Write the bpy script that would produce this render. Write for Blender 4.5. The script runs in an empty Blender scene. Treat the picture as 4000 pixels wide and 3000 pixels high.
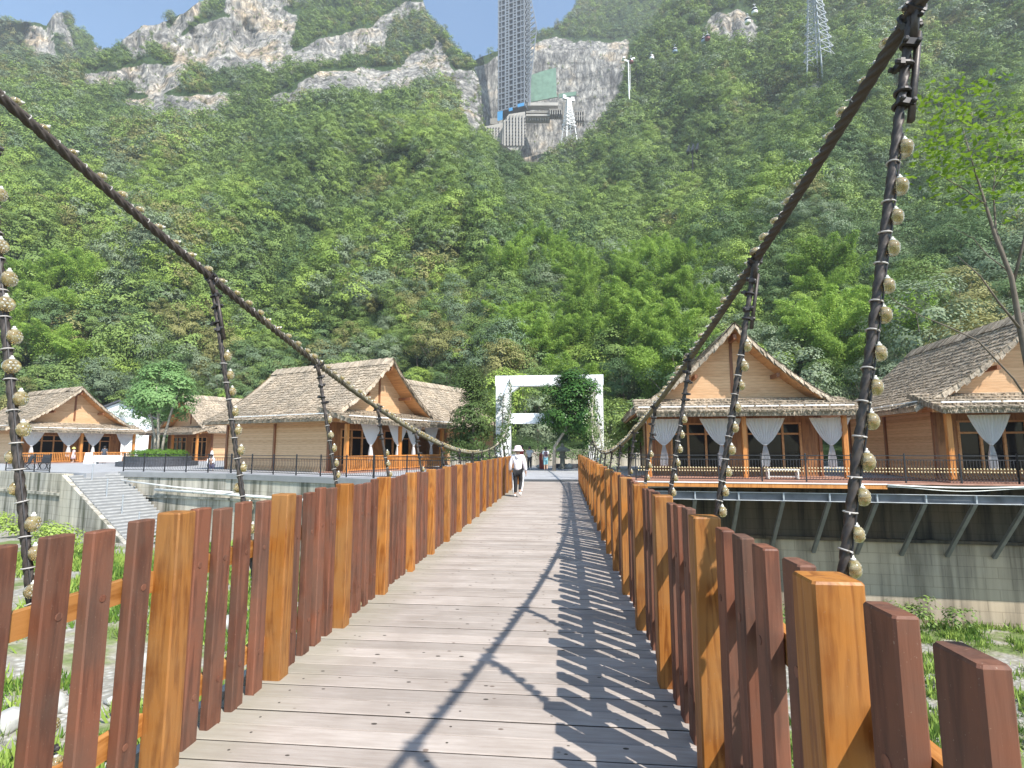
import bpy, bmesh, math, random
import numpy as np
from mathutils import Vector, Matrix
random.seed(7); rng = np.random.default_rng(11)
R = math.radians
C = bpy.context.scene.collection
scene = bpy.context.scene

# ---------------------------------------------------------------- camera, world, sun, exposure
cd = bpy.data.cameras.new('camera'); cam = bpy.data.objects.new('camera', cd); C.objects.link(cam)
cd.sensor_width = 36; cd.lens = 36 * 2090 / 4000; cd.clip_start = 0.05; cd.clip_end = 5000
PITCH, YAW, CH, FP = R(6.713), R(5.51), 1.6, 2090.0
cam.location = (0, 0, CH); cam.rotation_euler = (R(90) + PITCH, 0, YAW)
scene.camera = cam
KX, KY = .61, .61                       # shadow run per metre of height, to the left and away
SUN_EL = math.atan(1 / math.hypot(KX, KY)); SUN_AZ = math.atan2(KX, -KY)
w = bpy.data.worlds.new('World'); scene.world = w; w.use_nodes = True
nt = w.node_tree; sky = nt.nodes.new('ShaderNodeTexSky'); sky.sky_type = 'NISHITA'; sky.sun_disc = False
sky.sun_elevation = SUN_EL; sky.sun_rotation = SUN_AZ; sky.air_density = 1.0; sky.dust_density = .25; sky.ozone_density = 1.4
bg = nt.nodes['Background']; bg.inputs[1].default_value = .15
tint = nt.nodes.new('ShaderNodeMixRGB'); tint.blend_type = 'MULTIPLY'; tint.inputs[0].default_value = 1; tint.inputs[2].default_value = (1, 1.10, 1.09, 1)
nt.links.new(sky.outputs[0], tint.inputs[1]); nt.links.new(tint.outputs[0], bg.inputs[0])
sl = bpy.data.lights.new('sun', 'SUN'); sl.energy = 5.0; sl.angle = R(.5); sl.color = (1, .955, .88)
so = bpy.data.objects.new('sun', sl); C.objects.link(so)
so.rotation_euler = Vector((-KX, KY, -1)).to_track_quat('-Z', 'Y').to_euler()
vs = scene.view_settings; vs.view_transform = 'Standard'; vs.look = 'None'; vs.gamma = 1; vs.use_curve_mapping = False
vs.exposure = .75

# ---------------------------------------------------------------- helpers
_p, _y = math.cos(PITCH), math.sin(PITCH)
_fw = np.array([-math.sin(YAW) * _p, math.cos(YAW) * _p, _y]); _rt = np.array([math.cos(YAW), math.sin(YAW), 0.]); _up = np.cross(_rt, _fw)
def ray(px, py):                        # direction of a photo pixel (4000 x 3000), length-1 forward
    px = np.asarray(px, float)[..., None]; py = np.asarray(py, float)[..., None]
    return (px - 2000) / FP * _rt + (1500 - py) / FP * _up + _fw
def at(px, py, Y=None, Z=None, r=None):
    d = ray(px, py)
    if Y is not None: t = Y / d[..., 1]
    elif Z is not None: t = (Z - CH) / d[..., 2]
    else: t = r / np.hypot(d[..., 0], d[..., 1])
    return np.array([0, 0, CH]) + d * np.asarray(t)[..., None]

def tag(o, label=None, cat=None, group=None, kind=None):
    if label: o['label'] = label
    if cat: o['category'] = cat
    if group: o['group'] = group
    if kind: o['kind'] = kind
    return o
def empty(name, loc=(0, 0, 0), rz=0, label=None, cat=None, group=None):
    o = bpy.data.objects.new(name, None); C.objects.link(o); o.location = loc; o.rotation_euler = (0, 0, rz); o.empty_display_size = .1
    return tag(o, label, cat, group)
KIDS = {}
def link(name, me, parent=None, loc=None, rz=0, mat=None):
    o = bpy.data.objects.new(name, me); C.objects.link(o)
    if mat is not None and not me.materials: me.materials.append(mat)
    if parent: o.parent = parent; KIDS.setdefault(parent.name, []).append(o)
    if loc is not None: o.location = loc
    o.rotation_euler = (0, 0, rz)
    return o
def copy_tree(o, parent=None):
    c = o.copy(); C.objects.link(c)
    if parent: c.parent = parent; KIDS.setdefault(parent.name, []).append(c)
    for ch in list(KIDS.get(o.name, [])): copy_tree(ch, c)
    return c

class MB:                               # collects shapes for ONE mesh
    def __init__(s): s.v = []; s.f = []; s.m = []; s.n = 0; s.mi = 0
    def add(s, v, f):
        v = np.asarray(v, float).reshape(-1, 3); s.v.append(v)
        for q in f: s.f.append([i + s.n for i in q]); s.m.append(s.mi)
        s.n += len(v); return s
    def box(s, c, d, rot=None, ch=0.0):
        x, y, z = np.array(d) / 2
        if ch <= 0:
            v = np.array([[-x, -y, -z], [x, -y, -z], [x, y, -z], [-x, y, -z], [-x, -y, z], [x, -y, z], [x, y, z], [-x, y, z]])
            f = [(0, 3, 2, 1), (4, 5, 6, 7), (0, 1, 5, 4), (1, 2, 6, 5), (2, 3, 7, 6), (3, 0, 4, 7)]
        else:                           # bevelled upright edges and top
            a, b = x - ch, y - ch
            pl = [(-a, -y), (a, -y), (x, -b), (x, b), (a, y), (-a, y), (-x, b), (-x, -b)]
            pt = [(px - math.copysign(ch * .6, px), py - math.copysign(ch * .6, py)) for px, py in pl]
            v = np.array([(p[0], p[1], -z) for p in pl] + [(p[0], p[1], z - ch) for p in pl] + [(p[0], p[1], z) for p in pt])
            f = [tuple(range(7, -1, -1)), tuple(range(16, 24))]
            for k in range(8):
                j = (k + 1) % 8; f += [(k, j, j + 8, k + 8), (k + 8, j + 8, j + 16, k + 16)]
        if rot is not None: v = v @ np.array(Matrix(rot).to_3x3()).T if not isinstance(rot, (int, float)) else v @ np.array(Matrix.Rotation(rot, 3, 'Z')).T
        return s.add(v + np.array(c), f)
    def bar(s, a, b, wd, th=None, upv=(0, 0, 1)):
        a = np.array(a, float); b = np.array(b, float); th = th or wd
        d = b - a; L = np.linalg.norm(d); d = d / L; u = np.array(upv, float)
        if abs(d @ u) > .99: u = np.array([1., 0, 0]) if abs(d[0]) < .9 else np.array([0, 1., 0])
        sd = np.cross(d, u); sd /= np.linalg.norm(sd); u = np.cross(sd, d)
        v = [p + sd * i * wd / 2 + u * j * th / 2 for p in (a, b) for i, j in ((-1, -1), (1, -1), (1, 1), (-1, 1))]
        return s.add(v, [(0, 1, 2, 3), (7, 6, 5, 4), (0, 4, 5, 1), (1, 5, 6, 2), (2, 6, 7, 3), (3, 7, 4, 0)])
    def tube(s, pts, rad, n=8, cap=True, lobes=0, twist=0, amp=0):
        P = np.array(pts, float); k = len(P); rad = np.broadcast_to(np.asarray(rad, float), (k,))
        T = np.gradient(P, axis=0); T /= np.linalg.norm(T, axis=1)[:, None] + 1e-12
        u = np.array([0, 0, 1.]);
        if abs(T[0] @ u) > .9: u = np.array([1., 0, 0])
        V = []; s_acc = 0
        for i in range(k):
            u = u - T[i] * (u @ T[i]); u /= np.linalg.norm(u); b = np.cross(T[i], u)
            if i: s_acc += np.linalg.norm(P[i] - P[i - 1])
            a = np.arange(n) * 2 * math.pi / n
            rr = rad[i] * (1 + amp * np.cos(lobes * (a - twist * s_acc))) if lobes else np.full(n, rad[i])
            V.append(P[i] + rr[:, None] * (np.cos(a)[:, None] * u + np.sin(a)[:, None] * b))
        f = []
        for i in range(k - 1):
            for j in range(n):
                f.append((i * n + j, i * n + (j + 1) % n, (i + 1) * n + (j + 1) % n, (i + 1) * n + j))
        if cap: f += [tuple(range(n - 1, -1, -1)), tuple((k - 1) * n + j for j in range(n))]
        return s.add(np.concatenate(V), f)
    def lathe(s, prof, n=12, c=(0, 0, 0), axis=None):
        V = []; a = np.arange(n) * 2 * math.pi / n
        for r, z in prof: V.append(np.stack([r * np.cos(a), r * np.sin(a), np.full(n, z)], 1))
        V = np.concatenate(V); k = len(prof)
        if axis is not None: V = V @ np.array(Vector(axis).to_track_quat('Z', 'Y').to_matrix()).T
        f = [(i * n + j, i * n + (j + 1) % n, (i + 1) * n + (j + 1) % n, (i + 1) * n + j) for i in range(k - 1) for j in range(n)]
        f += [tuple(range(n - 1, -1, -1)), tuple((k - 1) * n + j for j in range(n))]
        return s.add(V + np.array(c), f)
    def torus(s, c, axis, Rr, r, n=14, m=6):
        q = np.array(Vector(axis).to_track_quat('Z', 'Y').to_matrix()); V = []
        for i in range(n):
            a = i * 2 * math.pi / n
            for j in range(m):
                b = j * 2 * math.pi / m; V.append(((Rr + r * math.cos(b)) * math.cos(a), (Rr + r * math.cos(b)) * math.sin(a), r * math.sin(b)))
        f = [(i * m + j, ((i + 1) % n) * m + j, ((i + 1) % n) * m + (j + 1) % m, i * m + (j + 1) % m) for i in range(n) for j in range(m)]
        return s.add(np.array(V) @ q.T + np.array(c), f)
    def prism(s, poly, z0, z1):
        n = len(poly); v = [(x, y, z0) for x, y in poly] + [(x, y, z1) for x, y in poly]
        return s.add(v, [tuple(range(n - 1, -1, -1)), tuple(range(n, 2 * n))] + [(i, (i + 1) % n, (i + 1) % n + n, i + n) for i in range(n)])
    def extr(s, poly3, vec):
        P = np.array(poly3, float); n = len(P); v = np.concatenate([P, P + np.array(vec)])
        return s.add(v, [tuple(range(n - 1, -1, -1)), tuple(range(n, 2 * n))] + [(i, (i + 1) % n, (i + 1) % n + n, i + n) for i in range(n)])
    def mesh(s, name, mats=None, smooth=False):
        me = bpy.data.meshes.new(name)
        me.from_pydata(np.concatenate(s.v).tolist(), [], s.f)
        if mats is not None:
            for m in (mats if isinstance(mats, (list, tuple)) else [mats]): me.materials.append(m)
        if max(s.m): me.polygons.foreach_set('material_index', s.m)
        if smooth: me.polygons.foreach_set('use_smooth', [True] * len(s.f))
        bm = bmesh.new(); bm.from_mesh(me); bmesh.ops.recalc_face_normals(bm, faces=bm.faces); bm.to_mesh(me); bm.free()
        return me
    def build(s, name, mats, parent=None, loc=None, rz=0, smooth=False):
        return link(name, s.mesh(name, mats, smooth), parent, loc, rz)

def fast_mesh(name, V, Q, mat, smooth=False, k=4):
    me = bpy.data.meshes.new(name); V = np.asarray(V, np.float32); Q = np.asarray(Q, np.int32)
    me.vertices.add(len(V)); me.vertices.foreach_set('co', V.ravel())
    me.loops.add(Q.size); me.loops.foreach_set('vertex_index', Q.ravel())
    me.polygons.add(len(Q)); me.polygons.foreach_set('loop_start', np.arange(len(Q), dtype=np.int32) * k)
    me.polygons.foreach_set('loop_total', np.full(len(Q), k, np.int32))
    if smooth: me.polygons.foreach_set('use_smooth', np.ones(len(Q), bool))
    me.update(calc_edges=True)
    for m in (mat if isinstance(mat, (list, tuple)) else [mat]): me.materials.append(m)
    return me

# ---------------------------------------------------------------- materials
def mat_new(name):
    m = bpy.data.materials.new(name); m.use_nodes = True; n = m.node_tree.nodes; l = m.node_tree.links
    b = n['Principled BSDF']; return m, n, l, b
def N(n, t, **kw):
    o = n.new(t)
    for k, v in kw.items():
        if k.startswith('_'): setattr(o, k[1:], v)
        else: o.inputs[k].default_value = v
    return o
def ramp(n, stops):
    r = n.new('ShaderNodeValToRGB'); e = r.color_ramp.elements
    while len(e) < len(stops): e.new(.5)
    for el, (p, c) in zip(e, stops): el.position = p; el.color = tuple(c) + (1,) if len(c) == 3 else c
    return r
def coords(n, l, scale=(1, 1, 1), src='Object', rot=(0, 0, 0)):
    t = n.new('ShaderNodeTexCoord'); mp = n.new('ShaderNodeMapping'); mp.inputs['Scale'].default_value = scale; mp.inputs['Rotation'].default_value = rot
    if src == 'World':
        g = n.new('ShaderNodeNewGeometry'); l.new(g.outputs['Position'], mp.inputs[0])
    else: l.new(t.outputs[src], mp.inputs[0])
    return mp.outputs[0]
def bump(n, l, b, h, s=.3, d=.02):
    bp = n.new('ShaderNodeBump'); bp.inputs['Strength'].default_value = s; bp.inputs['Distance'].default_value = d
    l.new(h, bp.inputs['Height']); l.new(bp.outputs[0], b.inputs['Normal'])
def plain(name, col, rough=.6, metal=0, var=.12, sc=6, bmp=0):
    m, n, l, b = mat_new(name); b.inputs['Roughness'].default_value = rough; b.inputs['Metallic'].default_value = metal
    t = N(n, 'ShaderNodeTexNoise', Scale=sc, Detail=5); l.new(coords(n, l), t.inputs[0])
    c = np.array(col); r = ramp(n, [(.3, tuple(c * (1 - var))), (.7, tuple(np.minimum(c * (1 + var), 1)))])
    l.new(t.outputs[0], r.inputs[0]); l.new(r.outputs[0], b.inputs['Base Color'])
    if bmp: bump(n, l, b, t.outputs[0], bmp, .01)
    return m
def wood(name, ca, cb, scale=1.0, rough=.55, axis='z', knots=True, src='Object', spec=.4, vary=True, lines=26, weather=None):
    """stained timber: grain lines along one axis, figure from a warped noise, knots"""
    m, n, l, b = mat_new(name); b.inputs['Roughness'].default_value = rough; b.inputs['Specular IOR Level'].default_value = spec
    st = {'x': (.09, 1, 1), 'y': (1, .09, 1), 'z': (1, 1, .09)}[axis]
    oi = n.new('ShaderNodeObjectInfo'); cx = n.new('ShaderNodeTexCoord'); ad = N(n, 'ShaderNodeVectorMath', _operation='MULTIPLY_ADD')
    cmb = n.new('ShaderNodeCombineXYZ')
    for k in range(3): l.new(oi.outputs['Random'], cmb.inputs[k])
    l.new(cmb.outputs[0], ad.inputs[0]); ad.inputs[1].default_value = (37, 53, 71); l.new(cx.outputs[src], ad.inputs[2])
    mp = n.new('ShaderNodeMapping'); mp.inputs['Scale'].default_value = [q * scale for q in st]; l.new(ad.outputs[0], mp.inputs[0])
    big = N(n, 'ShaderNodeTexNoise', Scale=5, Detail=2, Distortion=.6); l.new(mp.outputs[0], big.inputs[0])
    mul = N(n, 'ShaderNodeMath', _operation='MULTIPLY'); l.new(big.outputs[0], mul.inputs[0]); mul.inputs[1].default_value = lines
    sn = N(n, 'ShaderNodeMath', _operation='SINE'); l.new(mul.outputs[0], sn.inputs[0])
    fine = N(n, 'ShaderNodeTexNoise', Scale=45, Detail=4); l.new(mp.outputs[0], fine.inputs[0])
    s1 = N(n, 'ShaderNodeMath', _operation='MULTIPLY_ADD'); l.new(sn.outputs[0], s1.inputs[0]); s1.inputs[1].default_value = .24; l.new(fine.outputs[0], s1.inputs[2])
    blot = N(n, 'ShaderNodeTexNoise', Scale=3.3 * scale, Detail=4); l.new(ad.outputs[0], blot.inputs[0])
    s2 = N(n, 'ShaderNodeMath', _operation='MULTIPLY_ADD'); l.new(blot.outputs[0], s2.inputs[0]); s2.inputs[1].default_value = .7; l.new(s1.outputs[0], s2.inputs[2])
    r = ramp(n, [(.55, ca), (1.15 if False else .95, cb)]); l.new(s2.outputs[0], r.inputs[0]); out = r.outputs[0]
    if vary:
        hs = n.new('ShaderNodeHueSaturation'); mr = N(n, 'ShaderNodeMapRange'); mr.inputs[3].default_value = .78; mr.inputs[4].default_value = 1.22
        l.new(oi.outputs['Random'], mr.inputs[0]); l.new(mr.outputs[0], hs.inputs['Value']); l.new(out, hs.inputs['Color']); out = hs.outputs[0]
    if knots:
        vo = N(n, 'ShaderNodeTexVoronoi', Scale=3.1); mp2 = n.new('ShaderNodeMapping'); mp2.inputs['Scale'].default_value = [1 if q == 1 else .55 for q in st]
        l.new(ad.outputs[0], mp2.inputs[0]); l.new(mp2.outputs[0], vo.inputs[0])
        kr = ramp(n, [(.03, (.35,) * 3), (.09, (1,) * 3)]); l.new(vo.outputs['Distance'], kr.inputs[0])
        mx = n.new('ShaderNodeMixRGB'); mx.blend_type = 'MULTIPLY'; mx.inputs[0].default_value = .8; l.new(out, mx.inputs[1]); l.new(kr.outputs[0], mx.inputs[2]); out = mx.outputs[0]
    if weather:                         # greyed, worn patches in the stain
        wt = N(n, 'ShaderNodeTexNoise', Scale=1.7, Detail=5, Roughness=.65); l.new(ad.outputs[0], wt.inputs[0]); wr = ramp(n, [(.42, (0, 0, 0)), (.62, (weather[3],) * 3)]); l.new(wt.outputs[0], wr.inputs[0])
        wm = n.new('ShaderNodeMixRGB'); l.new(wr.outputs[0], wm.inputs[0]); l.new(out, wm.inputs[1]); wm.inputs[2].default_value = (*weather[:3], 1); out = wm.outputs[0]
        sp = N(n, 'ShaderNodeTexNoise', Scale=160, Detail=2); l.new(ad.outputs[0], sp.inputs[0]); sr = ramp(n, [(.70, (0, 0, 0)), (.74, (.5,) * 3)]); l.new(sp.outputs[0], sr.inputs[0])
        wm2 = n.new('ShaderNodeMixRGB'); l.new(sr.outputs[0], wm2.inputs[0]); l.new(out, wm2.inputs[1]); wm2.inputs[2].default_value = (.34, .25, .18, 1); out = wm2.outputs[0]
        rr_ = ramp(n, [(.35, (rough - .1,) * 3), (.65, (rough + .18,) * 3)]); l.new(wt.outputs[0], rr_.inputs[0]); l.new(rr_.outputs[0], b.inputs['Roughness'])
    l.new(out, b.inputs['Base Color']); bump(n, l, b, s1.outputs[0], .35, .004)
    return m
M = {}
M['post'] = wood('post_wood', (.215, .068, .012), (.38, .148, .031), 1.6, .5, spec=.35, lines=42, weather=(.30, .155, .055, .55))
M['picket'] = wood('picket_wood', (.108, .041, .025), (.188, .073, .042), 1.5, .58, spec=.28, weather=(.102, .070, .052, .5))
M['rail'] = wood('rail_wood', (.30, .115, .027), (.46, .205, .06), 1.6, .42, axis='y')
M['cabin'] = wood('cabin_wood', (.50, .28, .135), (.62, .38, .20), .5, .55, axis='x', vary=False)
M['soffit'] = wood('soffit_wood', (.42, .20, .08), (.54, .28, .12), .5, .55, axis='y', vary=False)
M['orange'] = wood('porch_wood', (.42, .155, .035), (.56, .23, .06), .8, .45, vary=False)
M['darkwood'] = wood('dark_post_wood', (.16, .06, .025), (.24, .095, .04), .8, .5, vary=False)
def deck_mat():
    m, n, l, b = mat_new('deck_wood'); b.inputs['Roughness'].default_value = .75; b.inputs['Specular IOR Level'].default_value = .25
    geo = n.new('ShaderNodeNewGeometry'); rp = geo.outputs['Random Per Island']
    cmb = n.new('ShaderNodeCombineXYZ'); l.new(rp, cmb.inputs[1]); l.new(rp, cmb.inputs[0])
    ad = N(n, 'ShaderNodeVectorMath', _operation='MULTIPLY_ADD'); l.new(cmb.outputs[0], ad.inputs[0]); ad.inputs[1].default_value = (91, 77, 0)
    tc = n.new('ShaderNodeTexCoord'); l.new(tc.outputs['Object'], ad.inputs[2])
    mp = n.new('ShaderNodeMapping'); mp.inputs['Scale'].default_value = (.13, 1.4, 1); l.new(ad.outputs[0], mp.inputs[0])
    t1 = N(n, 'ShaderNodeTexNoise', Scale=26, Detail=6, Roughness=.65); l.new(mp.outputs[0], t1.inputs[0])
    t2 = N(n, 'ShaderNodeTexNoise', Scale=1.6, Detail=5); l.new(ad.outputs[0], t2.inputs[0])
    r1 = ramp(n, [(.3, (.325, .277, .243)), (.55, (.392, .342, .305)), (.75, (.442, .393, .355))]); l.new(t1.outputs[0], r1.inputs[0])
    r2 = ramp(n, [(.3, (.78, .76, .74)), (.6, (1, 1, 1))]); l.new(t2.outputs[0], r2.inputs[0])
    mx = n.new('ShaderNodeMixRGB'); mx.blend_type = 'MULTIPLY'; mx.inputs[0].default_value = 1; l.new(r1.outputs[0], mx.inputs[1]); l.new(r2.outputs[0], mx.inputs[2])
    vo = N(n, 'ShaderNodeTexVoronoi', Scale=4.2); mp2 = n.new('ShaderNodeMapping'); mp2.inputs['Scale'].default_value = (1, 1.5, 0); l.new(ad.outputs[0], mp2.inputs[0]); l.new(mp2.outputs[0], vo.inputs[0])
    kr = ramp(n, [(.05, (.36, .30, .27)), (.085, (1, 1, 1))]); l.new(vo.outputs['Distance'], kr.inputs[0])
    m2 = n.new('ShaderNodeMixRGB'); m2.blend_type = 'MULTIPLY'; m2.inputs[0].default_value = .85; l.new(mx.outputs[0], m2.inputs[1]); l.new(kr.outputs[0], m2.inputs[2])
    hs = n.new('ShaderNodeHueSaturation'); mr = N(n, 'ShaderNodeMapRange'); mr.inputs[3].default_value = .86; mr.inputs[4].default_value = 1.12
    l.new(rp, mr.inputs[0]); l.new(mr.outputs[0], hs.inputs['Value']); l.new(m2.outputs[0], hs.inputs['Color'])
    sx = n.new('ShaderNodeSeparateXYZ'); l.new(tc.outputs['Object'], sx.inputs[0])       # damp mossy margin along the fence
    nz = N(n, 'ShaderNodeTexNoise', Scale=4, Detail=4); l.new(tc.outputs['Object'], nz.inputs[0])
    sm = N(n, 'ShaderNodeMath', _operation='MULTIPLY_ADD'); l.new(nz.outputs[0], sm.inputs[0]); sm.inputs[1].default_value = .5; l.new(sx.outputs[0], sm.inputs[2])
    mm = N(n, 'ShaderNodeMapRange'); mm.inputs[1].default_value = -1.72; mm.inputs[2].default_value = -1.3; mm.inputs[3].default_value = .55; mm.inputs[4].default_value = 0; l.new(sm.outputs[0], mm.inputs[0])
    m3 = n.new('ShaderNodeMixRGB'); l.new(mm.outputs[0], m3.inputs[0]); l.new(hs.outputs[0], m3.inputs[1]); m3.inputs[2].default_value = (.25, .235, .17, 1)
    l.new(m3.outputs[0], b.inputs['Base Color']); bump(n, l, b, t1.outputs[0], .3, .004)
    return m
M['deck'] = deck_mat(); M['deck_edge'] = plain('gap_shade_and_knots', (.055, .045, .036), .9, 0, .3, 9)  # plank sides coloured dark for the shade in the gaps; also knots
M['rope'] = plain('steel_rope', (.066, .052, .045), .5, .3, .35, 30, .2)
def moss_rope():
    m, n, l, b = mat_new('mossy_cable'); b.inputs['Roughness'].default_value = .8
    g = n.new('ShaderNodeNewGeometry'); sx = n.new('ShaderNodeSeparateXYZ'); l.new(g.outputs['Position'], sx.inputs[0])
    t = N(n, 'ShaderNodeTexNoise', Scale=9, Detail=5); l.new(g.outputs['Position'], t.inputs[0])
    a = N(n, 'ShaderNodeMath', _operation='MULTIPLY_ADD'); l.new(t.outputs[0], a.inputs[0]); a.inputs[1].default_value = 1.6; l.new(sx.outputs[2], a.inputs[2])
    mr = N(n, 'ShaderNodeMapRange'); mr.inputs[1].default_value = 3.6; mr.inputs[2].default_value = 2.7; l.new(a.outputs[0], mr.inputs[0])
    mx = n.new('ShaderNodeMixRGB'); l.new(mr.outputs[0], mx.inputs[0]); mx.inputs[1].default_value = (.066, .052, .044, 1); mx.inputs[2].default_value = (.20, .18, .11, 1)
    l.new(mx.outputs[0], b.inputs['Base Color']); bump(n, l, b, t.outputs[0], .3, .01); return m
M['mossrope'] = moss_rope()
M['clamp'] = plain('dark_clamp_metal', (.055, .05, .05), .5, .5, .3, 25)
M['tie'] = plain('pale_cable_tie', (.42, .39, .36), .5, 0, .1)
def bulb_mat():
    m, n, l, b = mat_new('yellowed_clear_plastic'); b.inputs['Base Color'].default_value = (.62, .52, .30, 1); b.inputs['Roughness'].default_value = .1
    b.inputs['Transmission Weight'].default_value = .7; b.inputs['IOR'].default_value = 1.3; b.inputs['Coat Weight'].default_value = .5
    t = N(n, 'ShaderNodeTexNoise', Scale=40, Detail=2); l.new(coords(n, l), t.inputs[0]); r = ramp(n, [(.35, (.50, .36, .14)), (.65, (.80, .70, .48))])
    l.new(t.outputs[0], r.inputs[0]); l.new(r.outputs[0], b.inputs['Base Color']); return m
M['bulb'] = bulb_mat()
M['led'] = plain('white_lamp_lens', (.62, .60, .52), .25); M['lens'] = plain('grey_lamp_lens', (.40, .385, .32), .12)
M['steel'] = plain('galvanised_steel', (.42, .44, .47), .45, .3, .15, 3)
M['pipe'] = plain('white_plastic_pipe', (.72, .72, .68), .4, 0, .08, 3)
M['white'] = plain('white_paint', (.86, .86, .86), .6, 0, .03, 1.5)
M['iron'] = plain('black_painted_iron', (.03, .03, .035), .45, .3, .2, 8)
M['gold'] = plain('yellow_knob_paint', (.72, .58, .34), .5)
# ---------------------------------------------------------------- footbridge
XL, XR = -1.97, .625                     # inner faces of the two fences
DL0, DL1, YE = -2.16, .84, 25.2
bridge = empty('footbridge', (0, 0, 0), 0, 'weathered plank footbridge deck leading to the white gateway', 'footbridge')
mb = MB(); y = -1.0; rr = random.Random(3)
while y < YE:
    wd = .163 + rr.uniform(-.004, .004); z = rr.uniform(-.003, .003)
    a, b_ = DL0 + rr.uniform(-.015, .015), DL1 + rr.uniform(-.015, .015); c = .005
    prof = [(y, z - .04), (y, z - c), (y + c, z), (y + wd - c, z), (y + wd, z - c), (y + wd, z - .04)]
    v = [(a, p, q) for p, q in prof] + [(b_, p, q) for p, q in prof]; k = 6
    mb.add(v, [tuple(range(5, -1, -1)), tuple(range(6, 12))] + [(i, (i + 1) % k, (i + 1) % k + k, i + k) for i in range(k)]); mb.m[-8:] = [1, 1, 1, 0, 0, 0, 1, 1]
    if y < 15:                          # knots and plugs
        mb.mi = 1
        for q in range(rr.choice((1, 2, 2, 3, 4))):
            xk, yk, rk_ = rr.uniform(XL + .1, XR - .1), y + rr.uniform(.03, .13), rr.uniform(.005, .013); aa = np.arange(8) * math.pi / 4; mb.add(np.stack([xk + rk_ * 1.7 * np.cos(aa), yk + rk_ * np.sin(aa), np.full(8, z + .0006)], 1), [tuple(range(8))])
        for xk in (XL + .17, XR - .15, -.66):
            if rr.random() < .7: xk += rr.uniform(-.03, .03); yk = y + .085; aa = np.arange(8) * math.pi / 4; mb.add(np.stack([xk + .008 * np.cos(aa), yk + .008 * np.sin(aa), np.full(8, z + .0006)], 1), [tuple(range(8))])
        mb.mi = 0
    y += wd + .011
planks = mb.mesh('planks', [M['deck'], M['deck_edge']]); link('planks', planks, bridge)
mb = MB()
for yy in np.arange(2.2 - 3.2, YE, 1.6): mb.box((-.66, yy, -.15), (3.5, .1, .12))
mb.build('crossbeams', M['steel'], bridge)
mb = MB()
for xx in (-1.8, -.66, .5): mb.box((xx, 12.1, -.30), (.1, 26.2, .17))
mb.build('girders', M['steel'], bridge)
mb = MB(); rr = random.Random(5)        # screw heads and plugs on the planks
y = -1.0
def plank_hole(): pass

def picket_mesh(seed, h):
    mb = MB(); mb.box((0, 0, h / 2 - .03), (.055, .118, h + .06), ch=.006)
    return mb
def make_fence(name, x, side, ys, label, zpost, gap_end):
    f = empty(name, (x, ys[0], 0), 0, label, 'fence')
    rr = random.Random(side + 9)
    pm = MB().box((0, 0, zpost / 2 - .03), (.128, .128, zpost + .06), ch=.007).mesh('post', M['post'])
    pks = []
    for k in range(5):
        h = 1.245 + rr.uniform(-.014, .010); m = MB().box((0, 0, h / 2 - .03), (.055, .118, h + .06), ch=.006)
        pks.append(m.mesh('picket', M['picket']))
    plug = MB().lathe([(.0165, 0), (.0165, .0025), (.014, .0035)], 12, axis=(-side, 0, 0)).mesh('screw_plug', M['picket'])
    npk = 0
    for i, yy in enumerate(ys):
        o = link('post', pm, f, (side * .059, yy - ys[0], 0)); o.rotation_euler[2] = rr.uniform(-.02, .02)
        if i + 1 < len(ys):
            st = (ys[i + 1] - yy) / 5
            for k in range(1, 5):
                q = link('picket', rr.choice(pks), f, (side * (.0275 + .058) + rr.uniform(-.003, .003), yy + k * st - ys[0] + rr.uniform(-.006, .006), rr.uniform(-.01, .008)))
                q.rotation_euler = (rr.uniform(-.006, .006), rr.uniform(-.004, .004), rr.uniform(-.02, .02)); npk += 1
                if yy < 6.5:
                    for zz in (.93, .24):
                        link('screw_plug', plug, q, (-side * .0272, rr.uniform(-.02, .02), zz + rr.uniform(-.015, .015)))
    for zz, hh in ((.92, .105), (.24, .105)):
        for i in range(len(ys) - 1):
            a, b_ = ys[i] + .06, ys[i + 1] - .06
            mb = MB().box((side * (.0275 * 2 + .058 + .021), (a + b_) / 2 - ys[0], zz), (.04, b_ - a - .004, hh))
            link('rail', mb.mesh('rail', M['rail']), f)
    return f
fenceL = make_fence('picket_fence', XL, -1, [2.69 - 1.09 + 1.09 * k for k in range(-2, 22)], 'orange and brown picket fence on the side of the bridge facing the stone steps', 1.262, 0)
fenceR = make_fence('picket_fence', XR, 1, [.36, 1.53, 2.78] + [3.92 + 1.137 * k for k in range(19)], 'orange and brown picket fence on the shaded side of the bridge beside the terrace', 1.262, 0)

# service duct and pipes along the outer edge of the deck
du = empty('cable_duct', (-2.24, -1, 0), 0, 'grey cable duct running along the outer edge of the bridge deck', 'duct')
MB().box((0, 13, -.02), (.06, 26, .10)).build('duct', M['steel'], du)
for k in range(3):
    p = empty('conduit_pipe', (-2.30 - .055 * k, -1, -.11 - .03 * k), 0, 'white conduit pipe under the outer edge of the bridge deck', 'pipe', 'white conduit pipes along the bridge')
    mb = MB(); mb.tube([(0, 0, 0), (0, 26, 0)], .022, 10); mb.build('tube', M['pipe'], p, smooth=True)
    mb = MB()
    for yy in np.arange(1, 26, 2.0): mb.torus((0, yy, 0), (0, 1, 0), .024, .006, 12, 5)
    mb.build('couplings', M['pipe'], p)

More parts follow.
